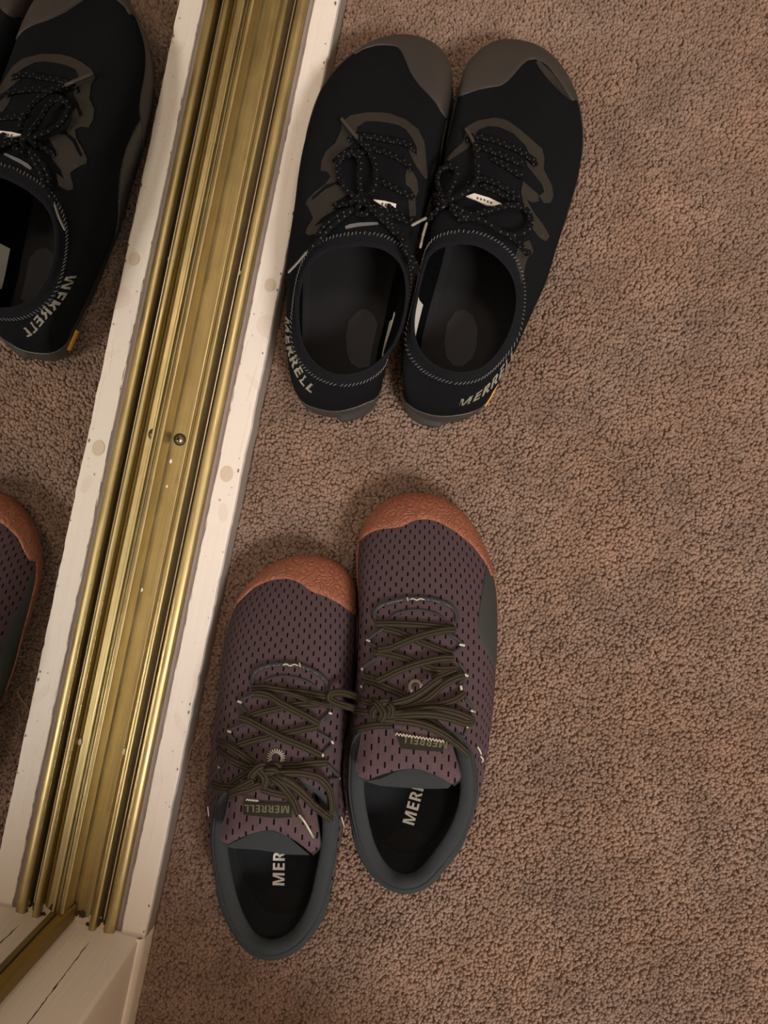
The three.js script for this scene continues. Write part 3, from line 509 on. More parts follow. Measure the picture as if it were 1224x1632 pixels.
const BR = blackShoe({ medial: 1,
  label: 'right black lace-up shoe of the upper pair, standing clear of the sill on open carpet',
  outer: {
    left: hs([...cB([[635, 810], [585, 798], [535, 765], [505, 710], [492, 640], [490, 560], [497, 470], [517, 380], [549, 260], [582, 150]]), ...cA([[614, 760], [640, 650], [657, 560], [671, 440], [692, 350], [708, 285], [723, 225], [740, 165], [790, 108], [840, 72], [885, 60]])]),
    right: hs([...cB([[635, 810], [700, 802], [760, 778], [822, 730], [882, 640], [950, 500], [1000, 385], [1050, 280]]), ...cA([[1090, 880], [1122, 780], [1152, 680], [1177, 590], [1193, 500], [1193, 400], [1176, 300], [1146, 220], [1100, 150], [1040, 95], [960, 65], [885, 60]])]),
  },
  inner: {
    left: rim(cB([[715, 632], [640, 612], [580, 572], [540, 512], [528, 430], [542, 330], [562, 240], [588, 165], [630, 128], [720, 108]]), blackRim),
    right: rim(cB([[715, 632], [790, 618], [852, 572], [902, 502], [938, 410], [948, 310], [924, 230], [862, 158], [790, 118], [720, 108]]), blackRim),
  },
});
// rubber toe caps, heel cups, mudguards
function blackTrim(s, poly, lateral) {
  const f = s.capHeight(poly), m = NU / 2;
  s.columnRange(m - 40, m + 40, (u) => Math.max(f(u), 0.24 * (1 - smooth(26, 40, Math.abs(u - m)))), 0.0008, 'toe_cap', K.toeRubber);
  s.columnRange(-22, 22, (u) => s.vH(u, 0.014 + 0.012 * (1 - smooth(6, 22, Math.abs(u)))), 0.0008, 'heel_cup', K.heelFilm);
  for (const side of [lateral]) s.columnRange(side > 0 ? 30 : NU - 70, side > 0 ? 70 : NU - 30, (u) => s.vH(u, 0.011 + 0.034 * Math.sin(Math.PI * clamp(((side > 0 ? u : NU - u) - 30) / 40, 0, 1)) ** 2), 0.0006, 'mudguard', K.film);
  // brand on the outer heel wall
  const [ua, va] = lateral > 0 ? s.nearest(495, 625, 0.08) : s.nearest(729, 645, 0.08), LEN = 0.066;
  const arc = [[0, ua]]; { let d = 0, sgn = lateral > 0 ? 1 : -1, p = s.surf(ua, va); for (let k = 1; k <= 400 && d < 0.09; k++) { const u = ua + sgn * k * 0.1, q = s.surf(u, s.vMove(u, va, -0.004)); d += q.distanceTo(p); p = q; arc.push([d, u]); } }
  const uOf = (d) => { if (d <= 0) return ua + (lateral > 0 ? -1 : 1) * -d * (arc[20][1] - ua) * (lateral > 0 ? 1 : -1) / arc[20][0]; let k = 1; while (k < arc.length - 1 && arc[k][0] < d) k++; const f = (d - arc[k - 1][0]) / (arc[k][0] - arc[k - 1][0]); return lerp(arc[k - 1][1], arc[k][1], f); };
  const place = (x, y) => { const d = lateral > 0 ? LEN - x : x, u = uOf(d), v = s.vMove(u, va, y - 0.008 * clamp(d / LEN, 0, 1.1)); return { p: s.surf(u, v), n: s.surfN(u, v) }; };   // read from outside: towards the heel on the left shoe, from it on the right
  s.add('brand_lettering', s.letters('MERRELL', 0.0078, (x, y) => place(x * 1.33 + y * 0.2, y * 0.92), 0.0005, 0.0006, 0.003), K.logoGrey);
  const mk = s.columnRange(lateral > 0 ? 12 : NU - 17, lateral > 0 ? 17 : NU - 12, () => 0.085, 0.0020, 'sole_emblem', K.yellow, s.outsole, () => 0.05); void mk;
}
blackTrim(BL, cA([[300, 130], [330, 97], [400, 78], [480, 84], [500, 130], [522, 190], [560, 240], [610, 290], [650, 350], [668, 385], [760, 330], [720, 100], [560, -20], [380, 0], [270, 80]]), 1);
blackTrim(BR, cA([[690, 300], [720, 278], [790, 254], [880, 240], [932, 200], [958, 150], [1000, 128], [1050, 150], [1110, 225], [1160, 305], [1250, 330], [1150, 60], [960, 0], [800, 20], [690, 120], [660, 250]]), -1);
{ // ribbed scuff guard on the outer toe of the right shoe
  for (let k = 0; k < 26; k++) { const t = k / 25, x = lerp(1025, 1150, t), y = lerp(138, 285, t) - 14 * Math.sin(Math.PI * t), l = 26 * Math.sin(Math.PI * lerp(0.15, 0.9, t)); const q = cA([[x, y], [x - l * 0.9, y + l * 0.75]]); BR.add('toe_rib', BR.cord([[...q[0], 0.0001], [...q[1], 0.0001]], 0.0011, 0.0007), K.toeRubber); }
}
// glossy film overlays round the lacing
BL.patch('eyestay_film', cL([[330, 180], [400, 128], [520, 104], [640, 102], [720, 112], [850, 160], [950, 240], [1000, 340], [1012, 470], [1022, 640], [1005, 640], [930, 535], [880, 430], [868, 390], [940, 450], [930, 370], [900, 310], [850, 240], [790, 205], [700, 184], [600, 172], [520, 176], [455, 220], [440, 290], [400, 300], [370, 330], [430, 335], [400, 370], [330, 420], [250, 490], [262, 520], [320, 462], [345, 470], [300, 560], [290, 660], [200, 690], [90, 790], [95, 815], [200, 725], [280, 690], [330, 700], [380, 760], [280, 830], [250, 870], [300, 872], [270, 900], [170, 962], [110, 1025], [150, 1010], [180, 1000], [120, 1090], [60, 1100], [40, 1080], [52, 1040], [100, 960], [60, 870], [42, 850], [50, 815], [110, 750], [200, 680], [240, 625], [215, 585], [160, 572], [165, 500], [200, 420], [280, 350], [328, 245]]), 0.0007, 0.0012, K.film);
BL.patch('eyestay_film', cL([[860, 560], [905, 580], [940, 650], [950, 740], [925, 800], [930, 940], [880, 950], [872, 880], [870, 800], [915, 770], [890, 720], [850, 690], [845, 620]]), 0.0007, 0.0012, K.film);
BR.patch('eyestay_film', cR([[395, 200], [470, 158], [600, 134], [680, 148], [720, 170], [800, 228], [860, 280], [960, 370], [976, 440], [970, 520], [1030, 640], [1042, 720], [1020, 772], [970, 775], [935, 720], [972, 690], [960, 640], [900, 560], [850, 500], [835, 455], [890, 500], [920, 490], [915, 440], [860, 400], [830, 340], [740, 250], [640, 205], [560, 195], [480, 225], [440, 290], [415, 300], [420, 350], [330, 410], [262, 456], [245, 448], [300, 380], [365, 320], [372, 290]]), 0.0007, 0.0012, K.film);
BR.patch('eyestay_film', cR([[815, 610], [850, 640], [930, 710], [935, 760], [880, 770], [840, 745], [900, 850], [960, 930], [995, 990], [1012, 1020], [985, 1058], [940, 1035], [880, 960], [850, 890], [815, 760], [800, 690]]), 0.0007, 0.0012, K.film);
BR.patch('eyestay_film', cR([[755, 1170], [775, 1110], [830, 1060], [862, 1050], [890, 1130], [880, 1150], [850, 1180], [830, 1230], [815, 1330], [800, 1380], [780, 1290], [762, 1240]]), 0.0007, 0.0012, K.film);
// tags on the tongues and inside the heels
const tongueTag = (s, poly) => s.patch('size_tag', poly, 0.0012, 0.001, K.whiteTag);
const tagL = tongueTag(BL, cL([[588, 814], [680, 826], [772, 850], [764, 894], [700, 884], [640, 850]]));
const tagR = tongueTag(BR, cR([[390, 726], [450, 705], [560, 738], [656, 784], [610, 797], [540, 792], [460, 752]]));
BL.add('tag_print', merge([[655, 840], [680, 848], [700, 852], [722, 858]].map(([x, y]) => BL.drape(cL([[x, y], [x + 14, y + 3], [x + 10, y + 26], [x - 4, y + 22]]), [], 0.0014, 0.0002, (a, b) => BL.seenMap(a, b)))), K.ink, tagL);
BR.add('tag_print', merge([[470, 734], [495, 742], [520, 748], [545, 758], [570, 768]].map(([x, y]) => BR.drape(cR([[x, y], [x + 14, y + 5], [x + 10, y + 20], [x - 4, y + 14]]), [], 0.0014, 0.0002, (a, b) => BR.seenMap(a, b)))), K.ink, tagR);
BL.patch('tongue_edge_tag', cL([[358, 1030], [400, 1012], [480, 1000], [620, 996], [628, 1010], [540, 1018], [460, 1026], [362, 1046]]), 0.001, 0.0012, std({ color: 0x66666a, roughness: 0.7 }));
function innerTag(s, px, py) {                               // white care label sewn to the lining, on the side between the shoes
  let best = 1e9, uc = 0; for (let i = 0; i < NU; i++) { const [x, y] = seen(s.linePos(i, 34)), d = Math.hypot(x - px, y - py); if (d < best) { best = d; uc = i; } }
  const g = gridGeo(8, 10, (i, j) => { const u = uc + i - 4, v = Math.round(5 + j * 2.0); const p = s.linePos(u, v), n = V(0, 0, 0).fromBufferAttribute(s.nor, ((u + NU) % NU) * (NV + 1) + v); return p.addScaledVector(n, -0.0009); });
  s.add('care_label', g, K.whiteTag);
}
innerTag(BL, 628, 535); innerTag(BR, 668, 505);
const heelPatch = (s, poly, m) => s.add('heel_patch', s.drape(poly, [], 0.0004, 0.0004, (x, y) => ({ p: at(x, y, s.insoleH), n: V(0, 1, 0) }), 12), m, s.insole);  // flat patch of another tone on the heel of an insole
const patchGrey = std({ color: 0x2a2a2d, roughness: 0.85 });
heelPatch(BL, cB([[322, 380], [350, 372], [380, 395], [398, 440], [402, 500], [390, 560], [365, 596], [325, 606], [292, 585], [276, 540], [272, 480], [285, 420]]), patchGrey);
heelPatch(BR, cB([[700, 385], [735, 375], [768, 400], [786, 450], [782, 520], [762, 570], [728, 598], [690, 594], [664, 560], [656, 500], [668, 430]]), patchGrey);

// black laces: round cords with pale flecks
function laces(s, sets, w, t, mat) {
  const made = [], cord = (p, a, c) => { const g = s.cord(p, a, c, { also: sets.also }); made.push(g.clone()); return g; };
  const lace = s.add('lace', merge(sets.lace.map((p) => cord(p, w, t))), mat);
  for (const p of sets.loop || []) { const g = sets.over ? cord(p, w, t) : s.cord(p, w, t); if (!sets.over) made.push(g.clone()); s.add('bow_loop', g, mat, lace); }
  for (const p of sets.end || []) s.add('lace_end', cord(p, w, t), mat, lace);
  if (sets.knot) s.add('knot', merge(sets.knot.map((p) => cord(p, w * 1.1, t * 1.1))), mat, lace);
  for (const [p, m, a] of sets.aglet || []) s.add('aglet', cord(p, a ?? 0.0022, a ?? 0.0022), m, lace);
  made.forEach((g) => s.paintBuffer(g));                      // what is tied later lies on top
  return lace;
}
const z = (l) => (p) => [p[0], p[1], p[2] ?? l];
const at_ = (c, l) => (list) => c(list).map(z(l));
const bl = at_(cL, 0.0006), blh = at_(cL, 0.004), blt = at_(cL, 0.0065);
laces(BL, {
  lace: [bl([[375, 322], [470, 292], [560, 296], [700, 322], [850, 352], [935, 405]]), bl([[470, 330], [560, 385], [700, 430], [850, 510], [905, 565]]), bl([[330, 470], [420, 430], [520, 420]]), bl([[640, 655], [800, 735], [925, 795]]), bl([[700, 850], [800, 930], [905, 985]]),
    blh([[560, 860], [660, 890], [760, 940], [890, 990]]), blh([[430, 880], [330, 920], [230, 985], [165, 1050], [140, 1110]]), bl([[250, 860], [330, 850], [430, 830]])],
  loop: [blt([[440, 800], [380, 730], [320, 650], [298, 560], [312, 470], [370, 425], [440, 435], [478, 500], [474, 620], [482, 740], [500, 790]]), cL([[540, 850, 0.0065], [610, 920, 0.0065], [680, 985, 0.0065], [760, 1070, 0.006], [830, 1165, 0, 0.089], [890, 1290, 0, 0.087], [925, 1380, 0, 0.085], [945, 1395, 0, 0.084], [940, 1350, 0, 0.086], [885, 1240, 0, 0.088], [800, 1090, 0.0065], [700, 960, 0.0065], [590, 880, 0.0065]])],
  end: [blt([[462, 315], [520, 370], [570, 440], [603, 540], [608, 640], [598, 700], [560, 780]]), blh([[420, 890], [330, 960], [240, 1030], [160, 1120], [90, 1190], [50, 1226]])],
  knot: [cL([[410, 770, 0.003], [470, 800, 0.008], [540, 850, 0.003]]), cL([[400, 850, 0.002], [450, 800, 0.007], [520, 780, 0.003]]), cL([[450, 900, 0.002], [470, 850, 0.0085], [520, 810, 0.004], [560, 830, 0.002]]), cL([[440, 900, 0.002], [500, 930, 0.006], [545, 900, 0.003]])],
  aglet: [[cL([[325, 148, 0.004], [395, 235, 0.005], [462, 315, 0.006]]), K.darkAglet, 0.0027], [[[489, 401, 0, 0.079], [474, 419, 0, 0.0785], [459, 435, 0, 0.077]], std({ color: 0x5c5852, roughness: 0.3 }), 0.0017]],
}, 0.0036, 0.0030, K.blackLace);
const br = at_(cR, 0.0006), brh = at_(cR, 0.004), brt = at_(cR, 0.0062);
laces(BR, {
  also: [BL],
  lace: [br([[385, 300], [440, 270], [520, 280], [660, 322], [800, 384], [880, 440], [912, 485], [905, 460]]), br([[440, 345], [520, 360], [620, 395], [720, 440], [830, 485]]), br([[580, 435], [700, 500], [815, 580]]), br([[500, 585], [620, 622], [700, 670], [790, 740]]), br([[500, 635], [640, 692], [775, 775]]), br([[380, 640], [470, 600], [520, 590]]), br([[760, 1050], [820, 1110], [850, 1150], [870, 1130]]), brh([[330, 890], [460, 885], [560, 930], [680, 1000], [770, 1050]])],
  loop: [cR([[232, 742, 0, 0.080], [184, 660, 0, 0.074], [178, 580, 0, 0.070], [205, 515, 0, 0.069], [265, 495, 0, 0.070], [318, 520, 0, 0.072], [318, 570, 0, 0.074], [285, 650, 0, 0.077], [242, 730, 0, 0.081]]), brt([[280, 770], [290, 830], [350, 860], [450, 855], [600, 812], [740, 785], [830, 810], [872, 870], [872, 945], [830, 990], [740, 1010], [650, 985], [540, 910], [440, 870], [300, 790]])],
  end: [brt([[448, 322], [470, 400], [476, 500], [466, 600], [430, 655], [340, 715], [240, 760]]), cR([[200, 790, 0.004], [150, 845, 0.004], [100, 878, 0.003]]), cR([[190, 800, 0.003], [130, 870, 0.002], [95, 915, 0.001]])],
  knot: [cR([[150, 710, 0.002], [200, 730, 0.007], [260, 790, 0.003]]), cR([[150, 770, 0.002], [210, 760, 0.0085], [280, 730, 0.003]]), cR([[190, 820, 0.002], [230, 770, 0.008], [230, 720, 0.003]])],
  aglet: [[cR([[385, 212, 0.004], [420, 265, 0.005], [448, 322, 0.006]]), K.darkAglet, 0.0025], [cR([[95, 880, 0, 0.0875], [45, 905, 0, 0.086], [-20, 940, 0, 0.085]]), K.aglet, 0.0020], [cR([[95, 915, 0, 0.084], [70, 1000, 0, 0.084], [45, 1110, 0, 0.083]]), K.aglet, 0.0019]],
}, 0.0036, 0.0030, K.blackLace);

// ------------------------------------------------------------------ plum pair
const cP = crop(320, 760, 2.448), cQ = crop(320, 1040, 2.448), cX = crop(320, 1040, 4.708), cY = crop(540, 920, 4.708);
const plumRim = (t) => 0.064 - 0.010 * Math.sin(Math.PI * Math.min(1, t * 1.2)) + 0.020 * smooth(0.4, 1, t);
const lug = (f) => { const t = Math.abs(f - 0.5); return (1 - smooth(0.16, 0.24, t)) * (0.0009 * Math.sign(Math.sin(f * 2 * Math.PI * 44))); };
const PLUM = { feather: 0.006, roll: 0.003, lining: 0.004, toeRise: 0.020, sideRise: 0.030, slope: 0.30, inset: (f) => 0.006 - 0.002 * smooth(0.7, 1, f), lugs: lug, pad: (f, v) => 0.0055 * smooth(0.55, 0.9, v) * (1 - smooth(0.30, 0.42, Math.min(f, 1 - f))) };
const plumMat = { outsole: K.gum, insole: K.greyInsole, upper: K.plumMesh, lining: K.greyFoam, collar: K.greyFoam };
function plumShoe(label, outer, inner) { const s = new Shoe('plum_shoe', label, 'pair of plum mesh shoes at the bottom', { ...PLUM, outer, inner }); s.body(plumMat); s.columnRange(-58, 58, () => 1, 0.0012, 'collar_binding', K.greyFoam, undefined, (u) => s.vAt(u, lerp(0.010, 0.0012, smooth(18, 58, Math.abs(u))))); return s; }
const hh = (list) => list;                                   // [x, y, height] as traced: sole edge at the toe, the wall's fullest line behind it
const PR = plumShoe('right plum mesh shoe with gum rubber toe, its bow loop reaching over its neighbour', {
  left: [...cQ([[797, 940, 0.058], [735, 922, 0.056], [670, 868, 0.054], [625, 800, 0.052], [596, 720, 0.05], [572, 620, 0.046], [553, 500, 0.04], [553, 400, 0.036], [572, 300, 0.03], [588, 200, 0.026], [605, 100, 0.022]]), ...cP([[617, 760, 0.02], [624, 640, 0.018], [621, 480, 0.020], [615, 380, 0.019], [614, 290, 0.019], [628, 212, 0.019], [676, 132, 0.019], [740, 85, 0.019], [800, 68, 0.019], [850, 66, 0.019]])],
  right: [...cQ([[797, 940, 0.058], [872, 920, 0.056], [945, 848, 0.054], [1016, 755, 0.052], [1066, 650, 0.05], [1092, 540, 0.046], [1114, 420, 0.04], [1130, 300, 0.032], [1140, 190, 0.022]]), ...cP([[1146, 800, 0.019], [1150, 700, 0.019], [1154, 560, 0.019], [1150, 450, 0.019], [1136, 370, 0.019], [1110, 288, 0.019], [1070, 208, 0.019], [1020, 140, 0.019], [960, 95, 0.019], [900, 72, 0.019], [850, 66, 0.019]])],
}, {
  left: rim(cQ([[798, 927], [735, 905], [672, 848], [630, 770], [601, 660], [584, 550], [586, 450], [592, 370], [625, 310], [720, 270], [800, 262]]), plumRim),
  right: rim(cQ([[798, 927], [868, 904], [938, 830], [1002, 742], [1046, 648], [1064, 560], [1060, 470], [1040, 380], [990, 310], [890, 268], [800, 262]]), plumRim),
});
const PL = plumShoe('left plum mesh shoe with gum rubber toe, nearest the sill and reaching lowest', {
  left: [...cQ([[270, 1200, 0.058], [185, 1168, 0.056], [128, 1090, 0.054], [84, 1000, 0.052], [54, 880, 0.05], [32, 760, 0.048], [22, 650, 0.044], [26, 560, 0.038], [40, 430, 0.03], [55, 330, 0.024]]), ...cP([[72, 900, 0.020], [88, 800, 0.019], [98, 680, 0.019], [108, 600, 0.019], [128, 530, 0.019], [158, 460, 0.019], [208, 400, 0.019], [270, 350, 0.019], [330, 322, 0.019], [395, 307, 0.019]])],
  right: [...cQ([[270, 1200, 0.058], [370, 1166, 0.056], [432, 1100, 0.054], [482, 1020, 0.052], [510, 920, 0.05], [534, 800, 0.047], [556, 680, 0.042], [562, 580, 0.036], [552, 480, 0.03], [552, 380, 0.026]]), ...cP([[569, 960, 0.022], [588, 860, 0.02], [598, 760, 0.018], [606, 650, 0.020], [608, 560, 0.019], [604, 480, 0.019], [595, 420, 0.019], [568, 368, 0.019], [520, 330, 0.019], [460, 310, 0.019], [395, 307, 0.019]])],
}, {
  left: rim(cQ([[268, 1187], [188, 1152], [130, 1075], [90, 975], [66, 868], [50, 765], [55, 660], [75, 580], [125, 525], [220, 500], [300, 495]]), plumRim),
  right: rim(cQ([[268, 1187], [358, 1152], [420, 1088], [470, 995], [496, 890], [518, 785], [528, 690], [522, 620], [480, 550], [390, 505], [300, 495]]), plumRim),
});
function plumTrim(s, cap, lateral, panel) {
  const m = NU / 2, f = s.capHeight(cap);
  s.columnRange(m - 44, m + 44, (u) => Math.max(f(u), 0.13 + 0.09 * (1 - smooth(22, 44, Math.abs(u - m)))), 0.0013, 'toe_bumper', K.gum);
  const [a, b] = lateral > 0 ? [38, 76] : [NU - 76, NU - 38], g = panel ? s.capHeight(panel) : null;
  s.columnRange(a, b, (u) => { const q = 0.12 + 0.26 * Math.max(0, Math.sin(Math.PI * (u - a) / (b - a))) ** 1.2; return g ? Math.max(g(u), 0.121) : q; }, 0.0005, 'side_panel', K.greyPanel, undefined, () => 0.11);
  const [c, d] = [NU - 66, NU - 40];
  if (lateral > 0) s.columnRange(c, d, (u) => 0.12 + 0.22 * Math.max(0, Math.sin(Math.PI * (u - c) / (d - c))) ** 1.2, 0.0006, 'side_panel', K.greyPanel);
  s.columnRange(-20, 20, (u) => 0.12 + 0.22 * (1 - smooth(8, 20, Math.abs(u))), 0.0008, 'heel_counter', K.greyPanel);
}
plumTrim(PR, cP([[600, 290], [640, 230], [700, 205], [780, 200], [830, 172], [880, 165], [930, 178], [1000, 220], [1060, 270], [1110, 335], [1135, 400], [1250, 380], [1100, 60], [900, 0], [700, 20], [560, 200]]), -1, cP([[1118, 290], [1108, 360], [1096, 440], [1082, 540], [1078, 600], [1092, 640], [1118, 680], [1150, 740], [1260, 760], [1260, 260]]));
plumTrim(PL, cP([[125, 520], [160, 480], [210, 430], [270, 405], [335, 398], [390, 415], [430, 450], [500, 475], [560, 510], [608, 552], [700, 520], [640, 360], [480, 250], [300, 260], [120, 420]]), 1);

// tongue: a padded slab rising out of the throat; its outline and crest traced, thickness real
function tongue(s, outline, base, lift, label, endLens) {
  const hAt = (x, y) => { const t = s.on(x, y); return t; }; void hAt;
  const n = outline.left.length, rows = 26, cols = 22;
  const Lc = new THREE.CatmullRomCurve3(outline.left.map(([x, y, h]) => V(x, y, h * 1e4)), false, 'centripetal').getSpacedPoints(rows), Rc = new THREE.CatmullRomCurve3(outline.right.map(([x, y, h]) => V(x, y, h * 1e4)), false, 'centripetal').getSpacedPoints(rows), Cc = new THREE.CatmullRomCurve3(outline.mid.map(([x, y, h]) => V(x, y, h * 1e4)), false, 'centripetal').getSpacedPoints(rows); void n; void base; void lift; void label; void endLens;
  const P = (i, j, d) => {
    const t = j / cols * 2 - 1, a = Lc[i], b = Rc[i], c = Cc[i];
    const q = t < 0 ? -t : t, e = t < 0 ? a : b, x = lerp(c.x, e.x, q * (1.0)), y = lerp(c.y, e.y, q * q * 0.7 + q * 0.3), h = lerp(c.z, e.z, q * q) / 1e4;
    const endRound = smooth(rows - 3, rows, i), sideRound = smooth(0.8, 1, q);
    return at(x, y, h - (d ? 0.0075 * (1 - 0.85 * sideRound) * (1 - 0.3 * endRound) : 0.001 * endRound + 0.002 * sideRound));
  };
  const top = gridGeo(rows, cols, (i, j) => P(i, j, 0), (p) => s.uv(p));
  if (top.attributes.normal.getY(Math.floor(rows / 2) * (cols + 1) + 11) < 0) { const a = top.index.array; for (let k = 0; k < a.length; k += 3) { const t = a[k]; a[k] = a[k + 1]; a[k + 1] = t; } top.computeVertexNormals(); }
  s.paintBuffer(top);
  const o = s.add('tongue', top.clone(), K.tongueMesh);
  s.add('tongue_lining', merge([gridGeo(rows, cols, (i, j) => P(i, j, 1), (p) => s.uv(p)), gridGeo(cols, 1, (j, k) => P(rows, j, k), (p) => s.uv(p)), gridGeo(rows, 1, (i, k) => P(i, 0, k), (p) => s.uv(p)), gridGeo(rows, 1, (i, k) => P(i, cols, k), (p) => s.uv(p))]), K.greyFoam, o);
  return o;
}
const tongueR = tongue(PR, {
  left: cQ([[640, 240, 0.080], [626, 310, 0.079], [616, 380, 0.080], [606, 440, 0.081], [608, 480, 0.081], [640, 503, 0.081]]),
  mid: cQ([[800, 235, 0.085], [805, 300, 0.087], [810, 360, 0.089], [815, 410, 0.090], [820, 438, 0.090], [825, 452, 0.089]]),
  right: cQ([[960, 250, 0.080], [975, 320, 0.079], [992, 390, 0.080], [1010, 450, 0.081], [1018, 490, 0.081], [990, 522, 0.080]]),
});
const tongueL = tongue(PL, {
  left: cQ([[130, 500, 0.080], [112, 560, 0.079], [96, 630, 0.080], [76, 700, 0.081], [72, 735, 0.081], [95, 755, 0.081]]),
  mid: cQ([[270, 490, 0.085], [270, 560, 0.087], [270, 620, 0.089], [268, 660, 0.090], [266, 680, 0.090], [266, 692, 0.089]]),
  right: cQ([[430, 500, 0.080], [445, 570, 0.079], [456, 640, 0.080], [466, 710, 0.081], [468, 760, 0.081], [440, 792, 0.080]]),
});
// the grey lining that shows below the tongue's edge
PR.add('tongue_roll', PR.drape(cQ([[642, 503], [700, 492], [770, 462], [830, 450], [890, 456], [950, 488], [978, 516], [965, 530], [900, 532], [800, 528], [700, 520]]), [], 0.0, 0.001, (x, y) => ({ p: at(x, y, 0.080), n: V(0, 1, 0) })), K.greyFoam, tongueR);
PL.add('tongue_roll', PL.drape(cQ([[96, 756], [140, 735], [200, 704], [268, 692], [335, 714], [395, 765], [425, 790], [330, 788], [230, 770], [130, 764]]), [], 0.0, 0.001, (x, y) => ({ p: at(x, y, 0.080), n: V(0, 1, 0) })), K.greyFoam, tongueL);

// woven labels, stitched eyelets, seam arcs, lace loops
function wovenLabel(s, t, quad, text, size, from, ax) {
  const l = s.patch('woven_label', quad, 0.0012, 0.0012, K.labelPatch, t);
  const [ux, uy] = ax, place = (x, y) => s.seenMap(from[0] + ux * x - uy * y, from[1] + uy * x + ux * y);   // the lettering faces the toe
  s.add('label_lettering', s.letters(text, size, (x, y) => place(x, -y), 0.0015, 0.0004, 3), K.labelInk, l);
}
const tri = (s, pts, w, name, m, parent) => s.add(name, merge(pts.map((p) => s.cord(p, w, w))), m, parent);
wovenLabel(PL, tongueL, cX([[335, 1105], [450, 1120], [690, 1130], [680, 1235], [560, 1240], [325, 1215]]), 'MERRELL', 11.8, cX([[668, 1148]])[0], [-0.998, -0.03]);
wovenLabel(PR, tongueR, cY([[430, 1170], [520, 1190], [790, 1240], [775, 1310], [640, 1300], [470, 1285]]), 'MERRELL', 11.8, cY([[812, 1232]])[0], [-0.985, -0.14]);
{
  const zig = (c, a, b, n, amp) => { const out = []; for (let k = 0; k < n; k++) { const t = k / n, x = lerp(a[0], b[0], t), y = lerp(a[1], b[1], t); out.push(c([[x, y], [x + (b[0] - a[0]) / n * 0.5, y - amp], [x + (b[0] - a[0]) / n, y]]).map(z(0.0014))); } return out; };
  tri(PR, zig(cY, [425, 1188], [790, 1245], 15, 20), 0.0007, 'label_stitching', K.whiteThread, tongueR);
  tri(PL, zig(cX, [340, 1112], [432, 1122], 5, 14), 0.0007, 'label_stitching', K.whiteThread, tongueL);
  const ring = (s, c, x, y, r, r2, a0, a1) => { const out = []; for (let k = 0; k < 15; k++) { const a = lerp(a0, a1, k / 14); out.push(c([[x + r * Math.cos(a), y + r * Math.sin(a)], [x + r2 * Math.cos(a), y + r2 * Math.sin(a)]]).map(z(0.0005))); } tri(s, out, 0.0007, 'stitched_eyelet', K.whiteThread, s.upper); };
  ring(PL, cX, 565, 790, 34, 68, -3.5, 0.6); ring(PR, cY, 575, 820, 32, 56, -4.0, 0.4);
}
function seamArc(s, c, outerArc, innerArc, whites) {
  s.add('seam_piping', merge([s.cord(c(outerArc).map(z(0.0003)), 0.0030, 0.0020), s.cord(c(innerArc).map(z(0.0001)), 0.0016, 0.0012)]), K.piping, s.upper);
  const st = []; const cv = new THREE.CatmullRomCurve3(c(outerArc).map(([x, y]) => V(x, y, 0)), false, 'centripetal').getSpacedPoints(40);
  for (let k = 1; k < 40; k += 1) { if (rnd() < 0.45) continue; const a = cv[k], b = cv[Math.min(40, k + 1)]; st.push([[a.x, a.y + 1.4, 0.0016], [lerp(a.x, b.x, 0.7), lerp(a.y, b.y, 0.7) + 1.4, 0.0016]]); }
  tri(s, st, 0.0006, 'seam_stitching', K.stitch, s.upper);
  tri(s, whites.map((q) => c(q).map(z(0.0018))), 0.0009, 'bar_tack', K.whiteThread, s.upper);
}
seamArc(PR, cY, [[275, 320], [265, 270], [300, 220], [400, 182], [520, 160], [640, 160], [760, 182], [850, 225], [885, 280], [880, 340]], [[385, 310], [420, 280], [500, 255], [590, 245], [690, 262], [760, 290], [800, 330]], [[[512, 150], [520, 178]], [[535, 165], [560, 160], [585, 172], [610, 160], [645, 170]]]);
seamArc(PL, cX, [[390, 235], [385, 190], [410, 140], [480, 105], [580, 88], [700, 90], [800, 118], [890, 165], [945, 225], [950, 285]], [[480, 215], [520, 195], [600, 178], [700, 185], [780, 210], [850, 250], [880, 290]], [[[740, 75], [748, 112]], [[615, 95], [640, 85], [670, 100], [700, 88], [735, 100]]]);
function eyelets(s, c, list, m) {
  for (const [a, b, d, w] of list) { const o = s.add('eyelet_loop', s.cord(c([a, b, d]).map(z(0.0010)), 0.0022, 0.0018), m, s.upper); if (w) s.add('bright_thread', s.cord(c([[b[0] - w[0], b[1] - w[1]], [b[0] + w[0], b[1] + w[1]]]).map(z(0.0024)), 0.0016, 0.0012), K.whiteThread, o); }
}
eyelets(PR, cY, [[[335, 380], [222, 475], [285, 525], [14, 6]], [[280, 605], [175, 690], [200, 770], [3, 10]], [[200, 775], [170, 822], [180, 860], [7, 5]], [[825, 420], [925, 508], [850, 575], [22, 4]], [[900, 640], [955, 735], [900, 800], [16, 8]], [[945, 780], [918, 830], [900, 880], [4, 18]], [[950, 910], [1005, 1005], [950, 1060], [16, 6]], [[940, 1060], [962, 1115], [940, 1190], [5, 16]]], K.piping);
eyelets(PL, cX, [[[400, 310], [292, 370], [340, 450], [16, 6]], [[330, 530], [215, 592], [260, 670], [14, 6]], [[180, 820], [133, 855], [150, 960], [8, 10]], [[880, 530], [972, 455], [930, 520], [12, 4]], [[880, 600], [988, 675], [930, 740], [6, 12]], [[950, 840], [1035, 940], [960, 950], [10, 6]], [[930, 740], [915, 770], [905, 790], [4, 12]]], K.piping);
tri(PR, [[[1040, 1270], [1058, 1300], [1070, 1330]], [[1062, 1340], [1082, 1370], [1070, 1390]]].map((q) => cY(q).map(z(0.001))), 0.0012, 'bar_tack', K.whiteThread, PR.upper);
